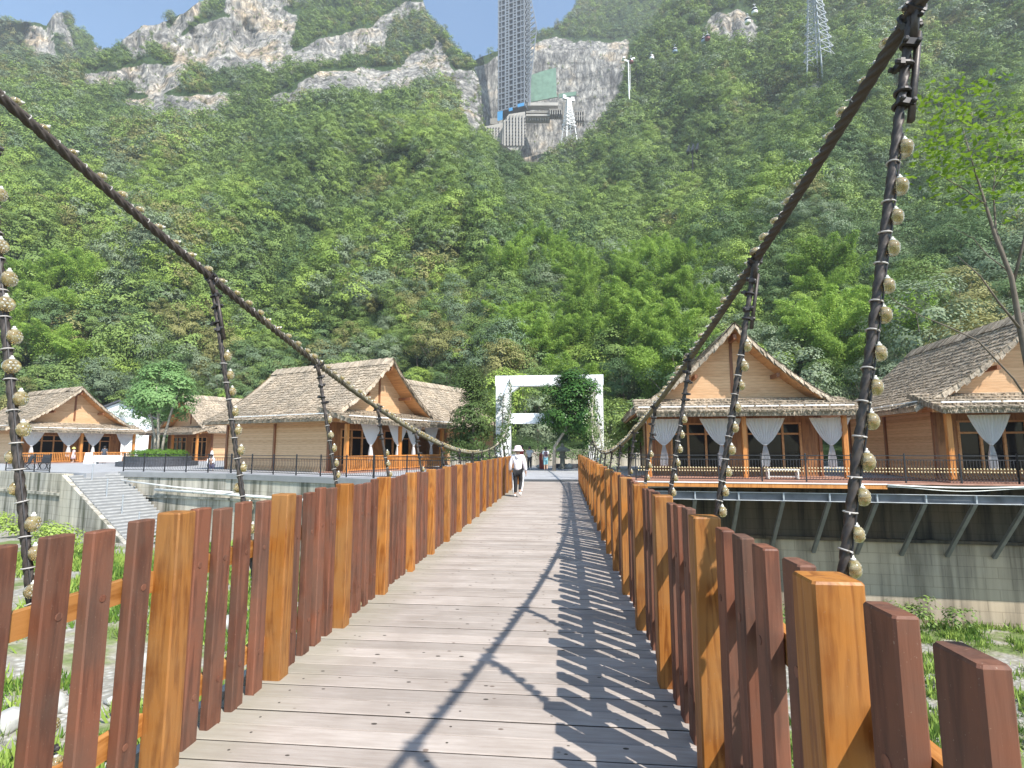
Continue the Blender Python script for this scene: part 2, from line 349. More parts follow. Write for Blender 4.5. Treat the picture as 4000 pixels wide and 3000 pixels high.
# ---------------------------------------------------------------- suspension cables, hangers, lamp strings
ZL, AC, YM = 1.45, .01455, 13.8
def cz(y): return ZL + AC * (y - YM) ** 2 if y < YM else ZL + (y - YM) ** 2 * .0084
def cx(side, y):
    z = cz(y)
    if side < 0:
        x0 = -2.31 - .28 * (z - ZL)
    else:
        x0 = 1.02 + .232 * (z - ZL)
    if y > YM: x0 = (-2.31 - .31 * (z - ZL)) if side < 0 else 1.02 + .26 * (z - ZL)
    return x0
YT = 38.4
bulbA = MB(); bulbA.lathe([(.027, -.017), (.037, -.013), (.0405, -.004), (.0405, .010), (.036, .022), (.025, .030), (.008, .033)], 18)
bulb_me = bulbA.mesh('bulb', M['bulb'], True)
cap_me = MB().lathe([(.015, -.004), (.012, .006), (.007, .008), (.007, .016), (.004, .018)], 10, c=(0, .040, .002), axis=(0, 1, 0)).mesh('cap', M['led'], True)
mbl = MB()
for k in range(7):
    a = k * math.pi / 3; rr_ = 0 if k == 6 else .018
    mbl.lathe([(.0060, -.004), (.0056, .0015), (.003, .0028)], 8, c=(rr_ * math.cos(a), rr_ * math.sin(a), .0325 if k == 6 else .030))
lens_me = mbl.mesh('lens', M['lens'])
tie_me = MB().torus((0, 0, 0), (0, 0, 1), .0235, .0035, 12, 5).add(np.array([(.023, -.004, -.003), (.05, -.002, .004), (.05, .002, .004), (.023, .004, -.003)]), [(0, 1, 2, 3)]).mesh('tie', M['tie'], True)
def lamp_string(label, pts_fn, n, offs, group, face=None, big=1.0, offd=.03):
    """a string of round lamps tied along a cable: pts_fn(t) -> position, tangent"""
    root = empty('lamp_string', pts_fn(0)[0], 0, label, 'lamp string', group)
    base = np.array(pts_fn(0)[0]); rr = random.Random(int(abs(base[0] * 1000)) + n)
    tm = MB()
    for i in range(n):
        t = (i + .5 + rr.uniform(-.12, .12)) / n
        p, tg = pts_fn(t); p = np.array(p); tg = np.array(tg)
        od = np.array(offs(i, rr)); od = od / np.linalg.norm(od)
        o = link('bulb', bulb_me, root); pos = p - base + od * offd
        fc = face(i, rr, tg) if face else None; fc = od if fc is None else fc; q = Vector(fc).to_track_quat('Z', 'Y')
        sc = big * rr.uniform(.9, 1.1); o.location = pos; o.rotation_mode = 'QUATERNION'; o.rotation_quaternion = q; o.scale = (sc,) * 3
        link('cap', cap_me, o); link('lens', lens_me, o)
        tq = link('tie', tie_me, root); tq.location = p - base + tg * .06; tq.rotation_mode = 'QUATERNION'; tq.rotation_quaternion = Vector(tg + np.array([r_ for r_ in (rr.uniform(-.15, .15), rr.uniform(-.15, .15), 0)])).to_track_quat('Z', 'Y')
    W_ = [np.array(pts_fn(t)[0]) - base + np.array([.018, -.012, .004 * math.sin(t * 40)]) for t in np.linspace(0, 1, 24)]
    tm2 = MB(); tm2.tube(W_, .004, 5); tm2.build('wire', M['clamp'], root)
    return root
NODES = [2.2 + 1.6 * k for k in range(-1, 15)]
for side, nm in ((-1, 'left'), (1, 'right')):
    root = empty('suspension_cable', (cx(side, NODES[0]), NODES[0], cz(NODES[0])), 0,
                 'twisted suspension cable with hangers sagging past the stone steps' if side < 0 else 'twisted suspension cable with hangers sagging past the wooden terrace', 'cable')
    base = np.array(root.location)
    ys = np.concatenate([np.arange(-.4, 6, .012), np.arange(6, YT + .01, .1)])
    P = np.array([(cx(side, y), y, cz(y)) for y in ys]) - base
    MB().tube(P, .0245, 24, lobes=5, twist=17, amp=.24).build('main_cable', M['mossrope'], root, smooth=True)
    for k, y in enumerate(NODES):
        if y > 24.5: continue
        T0 = np.array([cx(side, y), y, cz(y)]); yb = y
        Bx = -2.06 if side < 0 else .80
        Bt = np.array([Bx, yb, -.15])
        if side > 0 and k <= 3: Bt[0] = [.8, .80, .77, .78][k]
        hp = np.linspace(T0, Bt, 220 if y < 6 else 30)
        hb = MB(); hb.tube(hp - base, .016, 16, lobes=4, twist=24, amp=.26)
        h = hb.build('hanger', M['rope'], root, smooth=True)
        tg = (Bt - T0) / np.linalg.norm(Bt - T0)
        ct = np.array([cx(side, y + .05) - cx(side, y - .05), .1, cz(y + .05) - cz(y - .05)]); ct /= np.linalg.norm(ct)
        cr_ = random.Random(int(y * 100) + side)
        def clip(c_, ax, R0, sq=1.0):   # U-bolt with its saddle: one clip
            cm = MB(); ax = np.array(ax) / np.linalg.norm(ax); q = cr_.uniform(0, 6.28); pv = np.cross(ax, [.3, .9, .2]); pv /= np.linalg.norm(pv); pw = np.cross(ax, pv); dv = pv * math.cos(q) + pw * math.sin(q); dw = np.cross(ax, dv)
            ring = [dv * .022 + dw * R0] + [dw * R0 * math.cos(a) - dv * R0 * math.sin(a) for a in np.linspace(0, math.pi, 9)] + [dv * .022 - dw * R0]
            cm.tube(np.array(ring) + c_, .0085, 6); P_ = [c_ + dv * .018 + dw * s1 * (R0 + .008) + ax * s2 * .013 for s1, s2 in ((-1, -1), (1, -1), (1, 1), (-1, 1))]; cm.extr(P_, dv * .018)
            for s1 in (-1, 1): cm.lathe([(.011, 0), (.011, .014), (.006, .017)], 6, c=c_ + dv * .036 + dw * s1 * R0, axis=dv)
            return cm.build('cable_clip', M['clamp'], h)
        for s_ in (-.03, .03): clip(T0 + ct * s_ - base, ct, .034)
        cl_ = MB(); cl_.tube([T0 - base + ct * .05 - tg * .035, T0 - base - tg * .048, T0 - base - ct * .045 - tg * .03, T0 - base - ct * .03 + tg * .05, T0 - base + tg * .13 + np.array([.012, -.01, 0])], .016, 7, lobes=4, twist=30, amp=.15); cl_.build('cable_loop', M['rope'], h, smooth=True)
        for d_ in (.15, .24, .36, .42):
            if d_ + .1 < np.linalg.norm(Bt - T0):
                c_ = T0 + tg * d_ - base
                clip(c_, tg + np.array([cr_.uniform(-.2, .2), cr_.uniform(-.2, .2), 0]), .024)
        if y < 5:
            for z_ in (.34, .05):
                c_ = Bt + (T0 - Bt) * ((z_ + .15) / (T0[2] + .15)) - base
                clip(c_, tg, .030); clip(c_ + tg * .035, tg + np.array([.2, 0, .1]), .028)
            tl = MB(); e_ = T0 + tg * .5 - base; tl.tube([T0 + tg * .1 - base + np.array([.03, -.01, 0]), T0 + tg * .3 - base + np.array([.036, -.012, 0]), e_ + np.array([.04, -.014, 0])], .013, 8, lobes=4, twist=26, amp=.16); tl.build('rope_tail', M['rope'], h, smooth=True)
        # lamps down the hanger
        if 1 <= k <= 8:
            a, b2 = T0 + tg * .55, Bt - tg * .1
            Ln = np.linalg.norm(b2 - a)
            if side > 0: offs = lambda i, r_, : (1.0, -.35 + r_.uniform(-.15, .15), r_.uniform(-.05, .05))
            else: offs = lambda i, r_: (.95 if r_.random() < .75 else -.8, r_.choice((.25, .3, -.5)), r_.uniform(-.1, .1))
            fcf = lambda i, r_, tg_, n_=int(Ln / .138): ((r_.uniform(-.2, .2), -1, .12) if (i > n_ * .64 and r_.random() < .7) else None)
            pf = lambda t, a=a, b2=b2, tg=tg: (a + (b2 - a) * t, tg)
            num = {1: 'nearest', 2: 'second', 3: 'third', 4: 'fourth', 5: 'fifth', 6: 'sixth', 7: 'seventh', 8: 'eighth'}[k]
            lamp_string('string of round yellowed lamps down the %s hanger on the %s' % (num, 'steps side' if side < 0 else 'terrace side'), pf, max(3, int(Ln / .138)), offs, 'lamp strings on the bridge cables', face=fcf, offd=.031, big=.84)
    def mp(t, side=side):
        y = .9 + (14.5 - .9) * t
        tg = np.array([cx(side, y + .05) - cx(side, y - .05), .1, cz(y + .05) - cz(y - .05)]); return np.array([cx(side, y), y, cz(y) + .012]), tg / np.linalg.norm(tg)
    lamp_string('string of round lamps tied along the suspension cable on the %s side' % ('steps' if side < 0 else 'terrace'), mp, 88, lambda i, r_: (r_.uniform(-.9, .9), -.1, 1.0), 'lamp strings on the bridge cables', big=.74, offd=.033)
# ---------------------------------------------------------------- noise + terrain sheets
def vnoise(x, y, seed, freq):
    g = np.random.default_rng(seed).random((64, 64)); x = x * freq; y = y * freq
    xi = np.floor(x).astype(int); yi = np.floor(y).astype(int); fx = x - xi; fy = y - yi; fx = fx * fx * (3 - 2 * fx); fy = fy * fy * (3 - 2 * fy)
    G = lambda a, b: g[a % 64, b % 64]
    return (G(xi, yi) * (1 - fx) + G(xi + 1, yi) * fx) * (1 - fy) + (G(xi, yi + 1) * (1 - fx) + G(xi + 1, yi + 1) * fx) * fy
def fbm(x, y, seed, freq, oct=4):
    s = 0; a = .5
    for k in range(oct): s = s + a * (vnoise(x, y, seed + k, freq) - .5); a *= .5; freq *= 2.03
    return s
def in_poly(px, py, poly):
    P = np.array(poly, float); ins = np.zeros(px.shape, bool); j = len(P) - 1
    for i in range(len(P)):
        xi, yi = P[i]; xj, yj = P[j]
        with np.errstate(divide='ignore', invalid='ignore'):
            c = ((yi > py) != (yj > py)) & (px < (xj - xi) * (py - yi) / (yj - yi + 1e-9) + xi)
        ins ^= c; j = i
    return ins
def grid_interp(px, py, gx, gy, T):
    T = np.array(T, float); gx = np.array(gx, float); gy = np.array(gy, float)
    def w(v, g):
        v = np.clip(v, g[0], g[-1]); i = np.clip(np.searchsorted(g, v) - 1, 0, len(g) - 2); t = (v - g[i]) / (g[i + 1] - g[i]); return i, t
    i, tx = w(px, gx); j, ty = w(py, gy)
    return (T[j, i] * (1 - tx) + T[j, i + 1] * tx) * (1 - ty) + (T[j + 1, i] * (1 - tx) + T[j + 1, i + 1] * tx) * ty

def hill_mat():
    m, n, l, b = mat_new('hillside'); b.inputs['Roughness'].default_value = .9; b.inputs['Specular IOR Level'].default_value = .1
    co = coords(n, l, (1, 1, 1), 'World'); at_ = n.new('ShaderNodeAttribute'); at_.attribute_name = 'rock'
    cv = coords(n, l, (.30, .30, .05), 'World'); ch = coords(n, l, (.012, .012, .16), 'World')
    t1 = N(n, 'ShaderNodeTexNoise', Scale=1.0, Detail=9, Roughness=.78); l.new(cv, t1.inputs[0])      # vertical streaks
    t2 = N(n, 'ShaderNodeTexNoise', Scale=.035, Detail=6, Roughness=.6); l.new(co, t2.inputs[0])      # patches
    t3 = N(n, 'ShaderNodeTexNoise', Scale=1.0, Detail=6, Roughness=.6); l.new(ch, t3.inputs[0])       # bedding
    r1 = ramp(n, [(.38, (.11, .11, .11)), (.46, (.23, .223, .21)), (.53, (.35, .335, .305)), (.60, (.60, .56, .50))]); l.new(t1.outputs[0], r1.inputs[0])
    r2 = ramp(n, [(.36, (.50, .50, .51)), (.52, (.95, .95, .95)), (.66, (1.12, .93, .72))]); l.new(t2.outputs[0], r2.inputs[0])
    r3 = ramp(n, [(.34, (.45, .45, .43)), (.45, (1, 1, 1))]); l.new(t3.outputs[0], r3.inputs[0])
    mx = n.new('ShaderNodeMixRGB'); mx.blend_type = 'MULTIPLY'; mx.inputs[0].default_value = 1; l.new(r1.outputs[0], mx.inputs[1]); l.new(r2.outputs[0], mx.inputs[2])
    m2 = n.new('ShaderNodeMixRGB'); m2.blend_type = 'MULTIPLY'; m2.inputs[0].default_value = .7; l.new(mx.outputs[0], m2.inputs[1]); l.new(r3.outputs[0], m2.inputs[2])
    vo = N(n, 'ShaderNodeTexVoronoi', Scale=1.0, _feature='DISTANCE_TO_EDGE'); wv = N(n, 'ShaderNodeVectorMath', _operation='MULTIPLY_ADD'); wn_ = N(n, 'ShaderNodeTexNoise', Scale=.09, Detail=4); l.new(co, wn_.inputs[0]); l.new(wn_.outputs['Color'], wv.inputs[0]); wv.inputs[1].default_value = (.55, .55, .4); l.new(coords(n, l, (.21, .21, .06), 'World'), wv.inputs[2]); l.new(wv.outputs[0], vo.inputs[0])
    vr = ramp(n, [(.0, (.30, .30, .30)), (.045, (.85, .85, .85)), (.2, (1, 1, 1))]); l.new(vo.outputs['Distance'], vr.inputs[0]); m2b = n.new('ShaderNodeMixRGB'); m2b.blend_type = 'MULTIPLY'; m2b.inputs[0].default_value = .85; l.new(m2.outputs[0], m2b.inputs[1]); l.new(vr.outputs[0], m2b.inputs[2]); m2 = m2b
    g1 = N(n, 'ShaderNodeTexNoise', Scale=.5, Detail=5); l.new(co, g1.inputs[0]); rg = ramp(n, [(.3, (.022, .040, .014)), (.7, (.05, .085, .028))]); l.new(g1.outputs[0], rg.inputs[0])
    nz = N(n, 'ShaderNodeTexNoise', Scale=.16, Detail=5, Roughness=.7); l.new(co, nz.inputs[0])
    ad = N(n, 'ShaderNodeMath', _operation='MULTIPLY_ADD'); l.new(nz.outputs[0], ad.inputs[0]); ad.inputs[1].default_value = 1.1; l.new(at_.outputs['Fac'], ad.inputs[2])
    mr = N(n, 'ShaderNodeMapRange'); mr.inputs[1].default_value = .98; mr.inputs[2].default_value = 1.06; l.new(ad.outputs[0], mr.inputs[0])
    m3 = n.new('ShaderNodeMixRGB'); l.new(mr.outputs[0], m3.inputs[0]); l.new(rg.outputs[0], m3.inputs[1]); l.new(m2.outputs[0], m3.inputs[2])
    l.new(m3.outputs[0], b.inputs['Base Color']); bump(n, l, b, t1.outputs[0], .9, 1.2); return m
M['hill'] = hill_mat()
SCAT = []                               # (xyz, zone px, py, r) candidates for the forest
def sheet(name, gx, gy, T, top, x0, x1, ybot, step, rocks, seed, rough=.085, relief=.11, rockamp=.017, label=None, tree_h=26, folds=()):
    """a hillside: real distances r(px, py) over the part of the view it fills, skyline `top`, closed by a back slope"""
    nx = int((x1 - x0) / step) + 1; PX = np.linspace(x0, x1, nx); tx = np.array([p[0] for p in top], float); ty = np.array([p[1] for p in top], float)
    TP = np.interp(PX, tx, ty) + 26 * fbm(PX, PX * 0, seed + 40, .02, 4) + tree_h
    ny = int((ybot - TP.min()) / (step * .8)) + 1; V = []
    v = np.linspace(0, 1, ny)
    py = ybot + (TP[None, :] - ybot) * v[:, None]; px = np.broadcast_to(PX, py.shape)
    r = grid_interp(px, py, gx, gy, T)
    for ln, amp, wd in folds:           # spurs (nearer) and gullies (farther)
        best = np.full(py.shape, 1e9)
        for (ax, ay), (bx, by) in zip(ln[:-1], ln[1:]):
            t = np.clip(((px - ax) * (bx - ax) + (py - ay) * (by - ay)) / ((bx - ax) ** 2 + (by - ay) ** 2), 0, 1); best = np.minimum(best, np.hypot(px - ax - t * (bx - ax), py - ay - t * (by - ay)))
        r = r * (1 - amp * np.exp(-(best / wd) ** 1.6))
    rk = np.zeros(py.shape)
    wx = px + 60 * fbm(px, py, seed + 7, .012, 4); wy = py + 50 * fbm(px, py, seed + 17, .012, 4)
    for P in rocks:
        q = np.array(P, float); c_ = q.mean(0); rk[in_poly(wx, wy, c_ + (q - c_) * (1.16, 1.3))] = 1
    rd = 1 - np.abs(2 * vnoise(px * .85 + py * .45 + 900, py * .55 - px * .25 + 900, seed + 81, .0027) - 1); r = r * (1 - relief * rd * np.clip((ybot - py - 250) / 500, 0, 1)); r = r * (1 + rough * 2 * fbm(px, py, seed, .0035, 4) + rough * 1.1 * np.clip((ybot - py) / 500, 0, 1) * fbm(px * 1.6, py * .55, seed + 60, .011, 3))
    rs = rk.copy()
    for _ in range(2):
        rs = (rs + np.roll(rs, 1, 0) + np.roll(rs, -1, 0) + np.roll(rs, 1, 1) + np.roll(rs, -1, 1)) / 5
    r = r * (1 + rs * rockamp * (3.0 * np.abs(fbm(px * 1.6, py * .30, seed + 3, .026, 4)) + 1.6 * np.abs(fbm(px * .5, py * 2, seed + 5, .02, 3)) - .5))
    P = at(px, py, r=r)
    bk = []                             # back slope behind the skyline
    dirn = P[-1] - np.array([0, 0, P[-1, 0, 2]]); dirn[:, 2] = 0; dirn /= np.linalg.norm(dirn, axis=1)[:, None] + 1e-9
    for k in (1, 2, 3): q = P[-1] + dirn * 40 * k; q[:, 2] -= 14 * k * k; bk.append(q)
    A = np.concatenate([P, np.array(bk)]); n1 = A.shape[0]
    I = np.arange(n1 * nx).reshape(n1, nx)
    Q = np.stack([I[:-1, :-1], I[:-1, 1:], I[1:, 1:], I[1:, :-1]], -1).reshape(-1, 4)
    me = fast_mesh(name, A.reshape(-1, 3), Q, M['hill'], True)
    a = me.attributes.new('rock', 'FLOAT', 'POINT'); full = np.concatenate([rs, np.repeat(rs[-1:], 3, 0)]); a.data.foreach_set('value', full.ravel().astype(np.float32))
    o = link(name, me); tag(o, kind='structure')
    # candidates spread evenly over the surface
    e1 = np.linalg.norm(P[1:, :-1] - P[:-1, :-1], axis=-1); e2 = np.linalg.norm(P[:-1, 1:] - P[:-1, :-1], axis=-1)
    SCAT.append(dict(P=P, area=e1 * e2, rk=rs, px=px, py=py, r=r, name=name)); return o
GY = [-150, 0, 200, 400, 600, 900, 1200, 1500, 1800]
ROCK_L = [[(1050,402),(1110,372),(1185,380),(1170,432),(1100,440)], [(1160,335),(1250,300),(1345,285),(1345,350),(1240,385),(1165,390)], [(475,133),(640,95),(620,158),(538,215),(481,215)], [(640,120),(747,38),(785,0),(873,-30),(760,76),(633,170)],
 [(696,165),(854,95),(1038,50),(1139,95),(1089,240),(1038,285),(975,260),(747,260),(690,190)],
 [(348,297),(506,278),(696,266),(721,285),(677,335),(608,360),(538,348),(354,342)],
 [(506,405),(601,386),(905,380),(791,449),(747,475),(683,443),(506,452)], [(1152,209),(1266,165),(1400,127),(1480,120),(1480,180),(1400,215),(1202,260),(1152,266)],
 [(1344,297),(1407,278),(1566,266),(1604,228),(1648,209),(1680,209),(1705,316),(1635,329),(1458,367),(1338,345)],
 [(1692,184),(1737,215),(1756,285),(1838,285),(1870,329),(1882,443),(1863,532),(1825,506),(1781,418),(1743,329),(1705,253)],
 [(1408,146),(1490,82),(1566,25),(1642,38),(1654,70),(1585,57),(1509,114),(1427,165)], [(880,-60),(1150,-40),(1200,-5),(1000,40),(900,30)], [(1640,1030),(1720,1030),(1700,1075),(1640,1070)]]
sheet('hillside', [-700, 0, 700, 1400, 1800, 2150, 2500], GY,
 [[620, 560, 520, 470, 450, 440, 440], [600, 540, 500, 450, 430, 420, 420], [540, 490, 450, 405, 385, 390, 400], [430, 400, 370, 335, 325, 350, 370], [330, 305, 280, 262, 262, 290, 300],
  [215, 205, 195, 180, 178, 190, 200], [165, 160, 152, 138, 126, 126, 130], [134, 132, 124, 108, 94, 90, 88], [110, 108, 102, 86, 72, 66, 60]],
 [(-700, 170), (300, 230), (420, 200), (455, 180), (480, 130), (560, 75), (640, 60), (720, 30), (780, -20), (900, -60), (1650, -30), (1680, 60), (1770, 150), (1800, 190), (1850, 235), (1875, 300), (1885, 430), (1900, 545), (1960, 595), (2050, 650), (2150, 700), (2300, 810), (2500, 910)],
 -700, 2400, 1800, 9, ROCK_L, 100, folds=[([(1350, 430), (1560, 560), (1800, 740), (1960, 1000)], .17, 190), ([(1150, 640), (950, 860), (650, 980)], .12, 150), ([(980, 560), (800, 780), (480, 900)], -.11, 130), ([(1420, 760), (1250, 1000), (1050, 1200)], -.10, 140), ([(200, 600), (100, 900)], .10, 150)])
sheet('far_peaks', [-700, 600], [-100, 500], [[640, 630], [580, 570]],
 [(-700, -20), (-200, 0), (0, 48), (60, 62), (130, 66), (188, 72), (196, 40), (212, 22), (262, 20), (276, 44), (276, 60), (302, 105), (340, 112), (380, 160), (450, 172), (560, 200), (640, 230)],
 -700, 640, 460, 12, [[(127,114),(171,114),(222,209),(222,247),(146,234),(89,146)], [(190,40),(250,30),(266,101),(297,171),(285,190),(240,139),(196,76)], [(146,354),(209,329),(291,354),(285,386),(152,386)], [(375,170),(405,190),(410,235),(380,220)]], 200)
sheet('tower_cliff', [1700, 2500], [-150, 200, 620], [[600, 600], [470, 470], [452, 430]],
 [(1700, 330), (1840, 225), (1870, 200), (1950, 165), (2000, 150), (2040, 140), (2090, 110), (2200, 62), (2240, 20), (2270, -20), (2400, -120), (2700, -160)],
 1700, 2700, 640, 8, [[(1830, 300), (1960, 255), (2060, 200), (2180, 190), (2330, 205), (2420, 190), (2425, 260), (2500, 640), (1830, 640)]], 300, .015, .03, .0)
sheet('valley_slope', [1900, 2150, 2450, 2800, 3300, 4000, 4700], GY,
 [[480, 470, 440, 400, 370, 340, 330], [460, 450, 410, 370, 345, 320, 310], [430, 410, 375, 330, 305, 285, 275], [390, 375, 340, 285, 255, 240, 235], [330, 315, 280, 230, 205, 195, 190],
  [200, 196, 185, 160, 148, 142, 140], [128, 126, 120, 110, 104, 100, 98], [88, 86, 84, 78, 74, 70, 68], [58, 57, 56, 54, 54, 52, 50]],
 [(1900, 1190), (1990, 850), (2050, 665), (2150, 605), (2280, 535), (2360, 460), (2420, 385), (2450, 260), (2490, 150), (2560, 75), (2640, -60), (2800, -120), (3000, -90), (3400, -170), (4700, -200)],
 1900, 4700, 1800, 14, [[(2790,75),(2890,60),(2950,110),(2940,160),(2800,165),(2760,120)], [(3170,330),(3235,330),(3225,385),(3180,385)]], 400, folds=[([(2750, 330), (2480, 640), (2230, 950)], .13, 170), ([(3020, 480), (2780, 760), (2560, 1020)], -.13, 140), ([(3350, 420), (3100, 800), (2900, 1050)], .14, 170), ([(3700, 500), (3500, 850)], -.12, 150)])

# ---------------------------------------------------------------- leaves and trees
def leaf_mat(name, ca, cb, trans=.16, rough=.5, wscale=.03, hue=.03):
    m, n, l, b = mat_new(name); oi = n.new('ShaderNodeObjectInfo')
    t = N(n, 'ShaderNodeTexNoise', Scale=wscale, Detail=3); l.new(coords(n, l, src='World'), t.inputs[0])
    a = N(n, 'ShaderNodeMath', _operation='MULTIPLY_ADD'); l.new(oi.outputs['Random'], a.inputs[0]); a.inputs[1].default_value = .55; l.new(t.outputs[0], a.inputs[2])
    ge = n.new('ShaderNodeNewGeometry'); a2 = N(n, 'ShaderNodeMath', _operation='MULTIPLY_ADD'); l.new(ge.outputs['Random Per Island'], a2.inputs[0]); a2.inputs[1].default_value = .13; l.new(a.outputs[0], a2.inputs[2])
    r = ramp(n, [(.45, ca), (1.0, cb)]); l.new(a2.outputs[0], r.inputs[0])
    l.new(r.outputs[0], b.inputs['Base Color']); b.inputs['Roughness'].default_value = rough; b.inputs['Specular IOR Level'].default_value = .12
    tr = n.new('ShaderNodeBsdfTranslucent'); l.new(r.outputs[0], tr.inputs[0]); mx = n.new('ShaderNodeMixShader'); mx.inputs[0].default_value = trans
    l.new(b.outputs[0], mx.inputs[1]); l.new(tr.outputs[0], mx.inputs[2]); l.new(mx.outputs[0], n['Material Output'].inputs[0]); return m
M['leaf_mid'] = leaf_mat('green_leaves', (0.136, 0.203, 0.057), (0.236, 0.324, 0.091))
M['leaf_dark'] = leaf_mat('dark_green_leaves', (0.078, 0.136, 0.057), (0.152, 0.223, 0.085))
M['leaf_lite'] = leaf_mat('light_green_leaves', (0.190, 0.282, 0.057), (0.299, 0.400, 0.085))
M['leaf_olive'] = leaf_mat('olive_leaves', (0.176, 0.189, 0.065), (0.284, 0.273, 0.103))
M['leaf_grey'] = leaf_mat('grey_green_leaves', (0.136, 0.195, 0.110), (0.231, 0.282, 0.168))
M['bamboo'] = leaf_mat('bamboo_leaves', (0.213, 0.330, 0.062), (0.336, 0.482, 0.095), .35)
M['leaf_gloss'] = leaf_mat('glossy_dark_leaves', (.045, .11, .028), (.10, .20, .045), .15, .3, 1.2)
M['leaf_vine'] = leaf_mat('climbing_leaves', (.065, .105, .032), (.12, .17, .055), .2, .4, 1.2)
M['leaf_young'] = leaf_mat('yellow_green_leaves', (.13, .23, .022), (.21, .32, .035), .45, .4, .8)
M['leaf_planter'] = leaf_mat('planter_tree_leaves', (.16, .28, .10), (.24, .38, .14), .25, .4, 1)
M['leaf_hedge'] = leaf_mat('hedge_leaves', (.07, .15, .022), (.12, .22, .035), .2, .5, 2)
M['bark'] = plain('grey_bark', (.13, .105, .08), .9, 0, .35, 4, .5)
M['bark_pale'] = plain('pale_bark', (.34, .30, .24), .9, 0, .3, 5, .5)
def leaf_quads(P, Nn, size, g, aspect=.62, fold=.0, up=None):
    """one pointed leaf (a quad) at each point P, facing Nn"""
    n = len(P); t = g.normal(size=(n, 3)); 
    if up is not None: t = t * .5 + up
    t -= Nn * (t * Nn).sum(1)[:, None]; t /= np.linalg.norm(t, axis=1)[:, None] + 1e-9; s = np.cross(Nn, t)
    L = (size * g.uniform(.65, 1.3, n))[:, None]; W_ = L * aspect
    V = np.stack([P - t * L * .5, P + s * W_ * .5 - Nn * L * .06, P + t * L * .5, P - s * W_ * .5 - Nn * L * .06], 1)
    return V.reshape(-1, 3)
def crown_verts(g, lobes, leaf, per, flat=.75, aspect=.62, droop=0, shell=.35):
    out = []; cc = np.mean([c for c, _ in lobes], 0) - np.array([0, 0, .6])
    for c, rad in lobes:
        n = max(4, int(4.6 * per * rad * rad / (leaf * leaf)))
        d = g.normal(size=(n, 3)); d /= np.linalg.norm(d, axis=1)[:, None]; d[:, 2] = np.where(d[:, 2] < -.35, -d[:, 2], d[:, 2])
        rr = rad * (1 - shell * g.random(n) ** 2) * g.uniform(.92, 1.1, n)
        P = c + d * rr[:, None] * np.array([1, 1, flat])
        cr = P - cc; cr /= np.linalg.norm(cr, axis=1)[:, None] + 1e-6; nn = d * .75 + cr * 1.0 + np.array([0, 0, .25]) + g.normal(size=(n, 3)) * .20; nn /= np.linalg.norm(nn, axis=1)[:, None]
        out.append(leaf_quads(P, nn, leaf, g, aspect, up=np.array([0, 0, -droop]) if droop else None))
    return np.concatenate(out)
def lobe_set(g, R_, H, z0, n, lr, pw=.6):
    """lobes packed over an uneven ellipsoid crown of radius R_, height H, starting at z0"""
    L = []; k = n
    for i in range(n):
        u = (i + .5) / n; ph = i * 2.39996 + g.uniform(-.5, .5); zz = 1 - 1.75 * u; q = math.sqrt(max(0, 1 - zz * zz))
        f = g.uniform(.55, 1.0)
        c = np.array([R_ * q * f * math.cos(ph), R_ * q * f * math.sin(ph), z0 + H / 2 + H / 2 * zz * g.uniform(.75, 1.02)])
        L.append((c, lr * g.uniform(.7, 1.25)))
    L.append((np.array([0, 0, z0 + H * .45]), min(R_, H / 2) * .62))
    return L
def quads(V): return np.arange(len(V)).reshape(-1, 4)
def tree_meshes(seed, R_, H, z0, nl, lr, leaf, per, mat, tr=.16, flat=.75, aspect=.62, droop=0, bark='bark'):
    g = np.random.default_rng(seed); L = lobe_set(g, R_, H, z0, nl, lr)
    V = crown_verts(g, L, leaf, per, flat, aspect, droop); cm = fast_mesh('crown', V, quads(V), M[mat])
    tb = MB(); top = z0 + H * .6
    pts = [(0, 0, -.6), (g.uniform(-.15, .15), g.uniform(-.15, .15), z0 * .5), (g.uniform(-.3, .3), g.uniform(-.3, .3), z0 + H * .2), (0, 0, top)]
    tb.tube(pts, [tr * 1.3, tr, tr * .7, tr * .25], 8)
    for i in range(6):
        c, rad = L[int(g.integers(0, nl))]; a = np.array(pts[2]) * (.6 + .2 * g.random()); tb.tube([a, (a + c) / 2 + np.array([0, 0, -.15]), c], [tr * .45, tr * .3, tr * .1], 5)
    return cm, tb.mesh('trunk', M[bark], True)
def bamboo_meshes(seed, H, nc, leaf, nleaf):
    g = np.random.default_rng(seed); tb = MB(); LV = []
    for k in range(nc):
        a = g.uniform(0, 2 * math.pi); b = g.uniform(0, 1.1); lean = g.uniform(1.4, 4.2); h = H * g.uniform(.72, 1.05); dx = np.array([math.cos(a), math.sin(a), 0])
        T = np.linspace(0, 1, 9); pts = [dx * (b + lean * t ** 2.6) + np.array([0, 0, h * (t - .20 * t ** 4)]) for t in T]; pts = np.array(pts)
        tb.tube(pts, np.linspace(.06, .015, 9), 5)
        n = nleaf; t = .28 + .74 * g.random(n) ** .8; i = np.clip((t * 8).astype(int), 0, 7); f = np.clip(t * 8 - i, 0, 1.2); P = pts[i] * (1 - f)[:, None] + pts[i + 1] * f[:, None]
        rad = 1.15 * np.sin(np.clip((t - .2) / .85, 0, 1) * math.pi) ** .6 * g.random(n) ** .6 + .08
        d = g.normal(size=(n, 3)); d[:, 2] *= .5; d /= np.linalg.norm(d, axis=1)[:, None]; P = P + d * rad[:, None]; P[:, 2] -= .25 * rad ** 1.5
        nn = d * .5 + np.array([0, 0, .8]) + g.normal(size=(n, 3)) * .4; nn /= np.linalg.norm(nn, axis=1)[:, None]
        LV.append(leaf_quads(P, nn, leaf, g, .30, up=np.array([0, 0, -.7])))
    V = np.concatenate(LV); return fast_mesh('crown', V, quads(V), M['bamboo']), tb.mesh('culms', M['bark'], True)

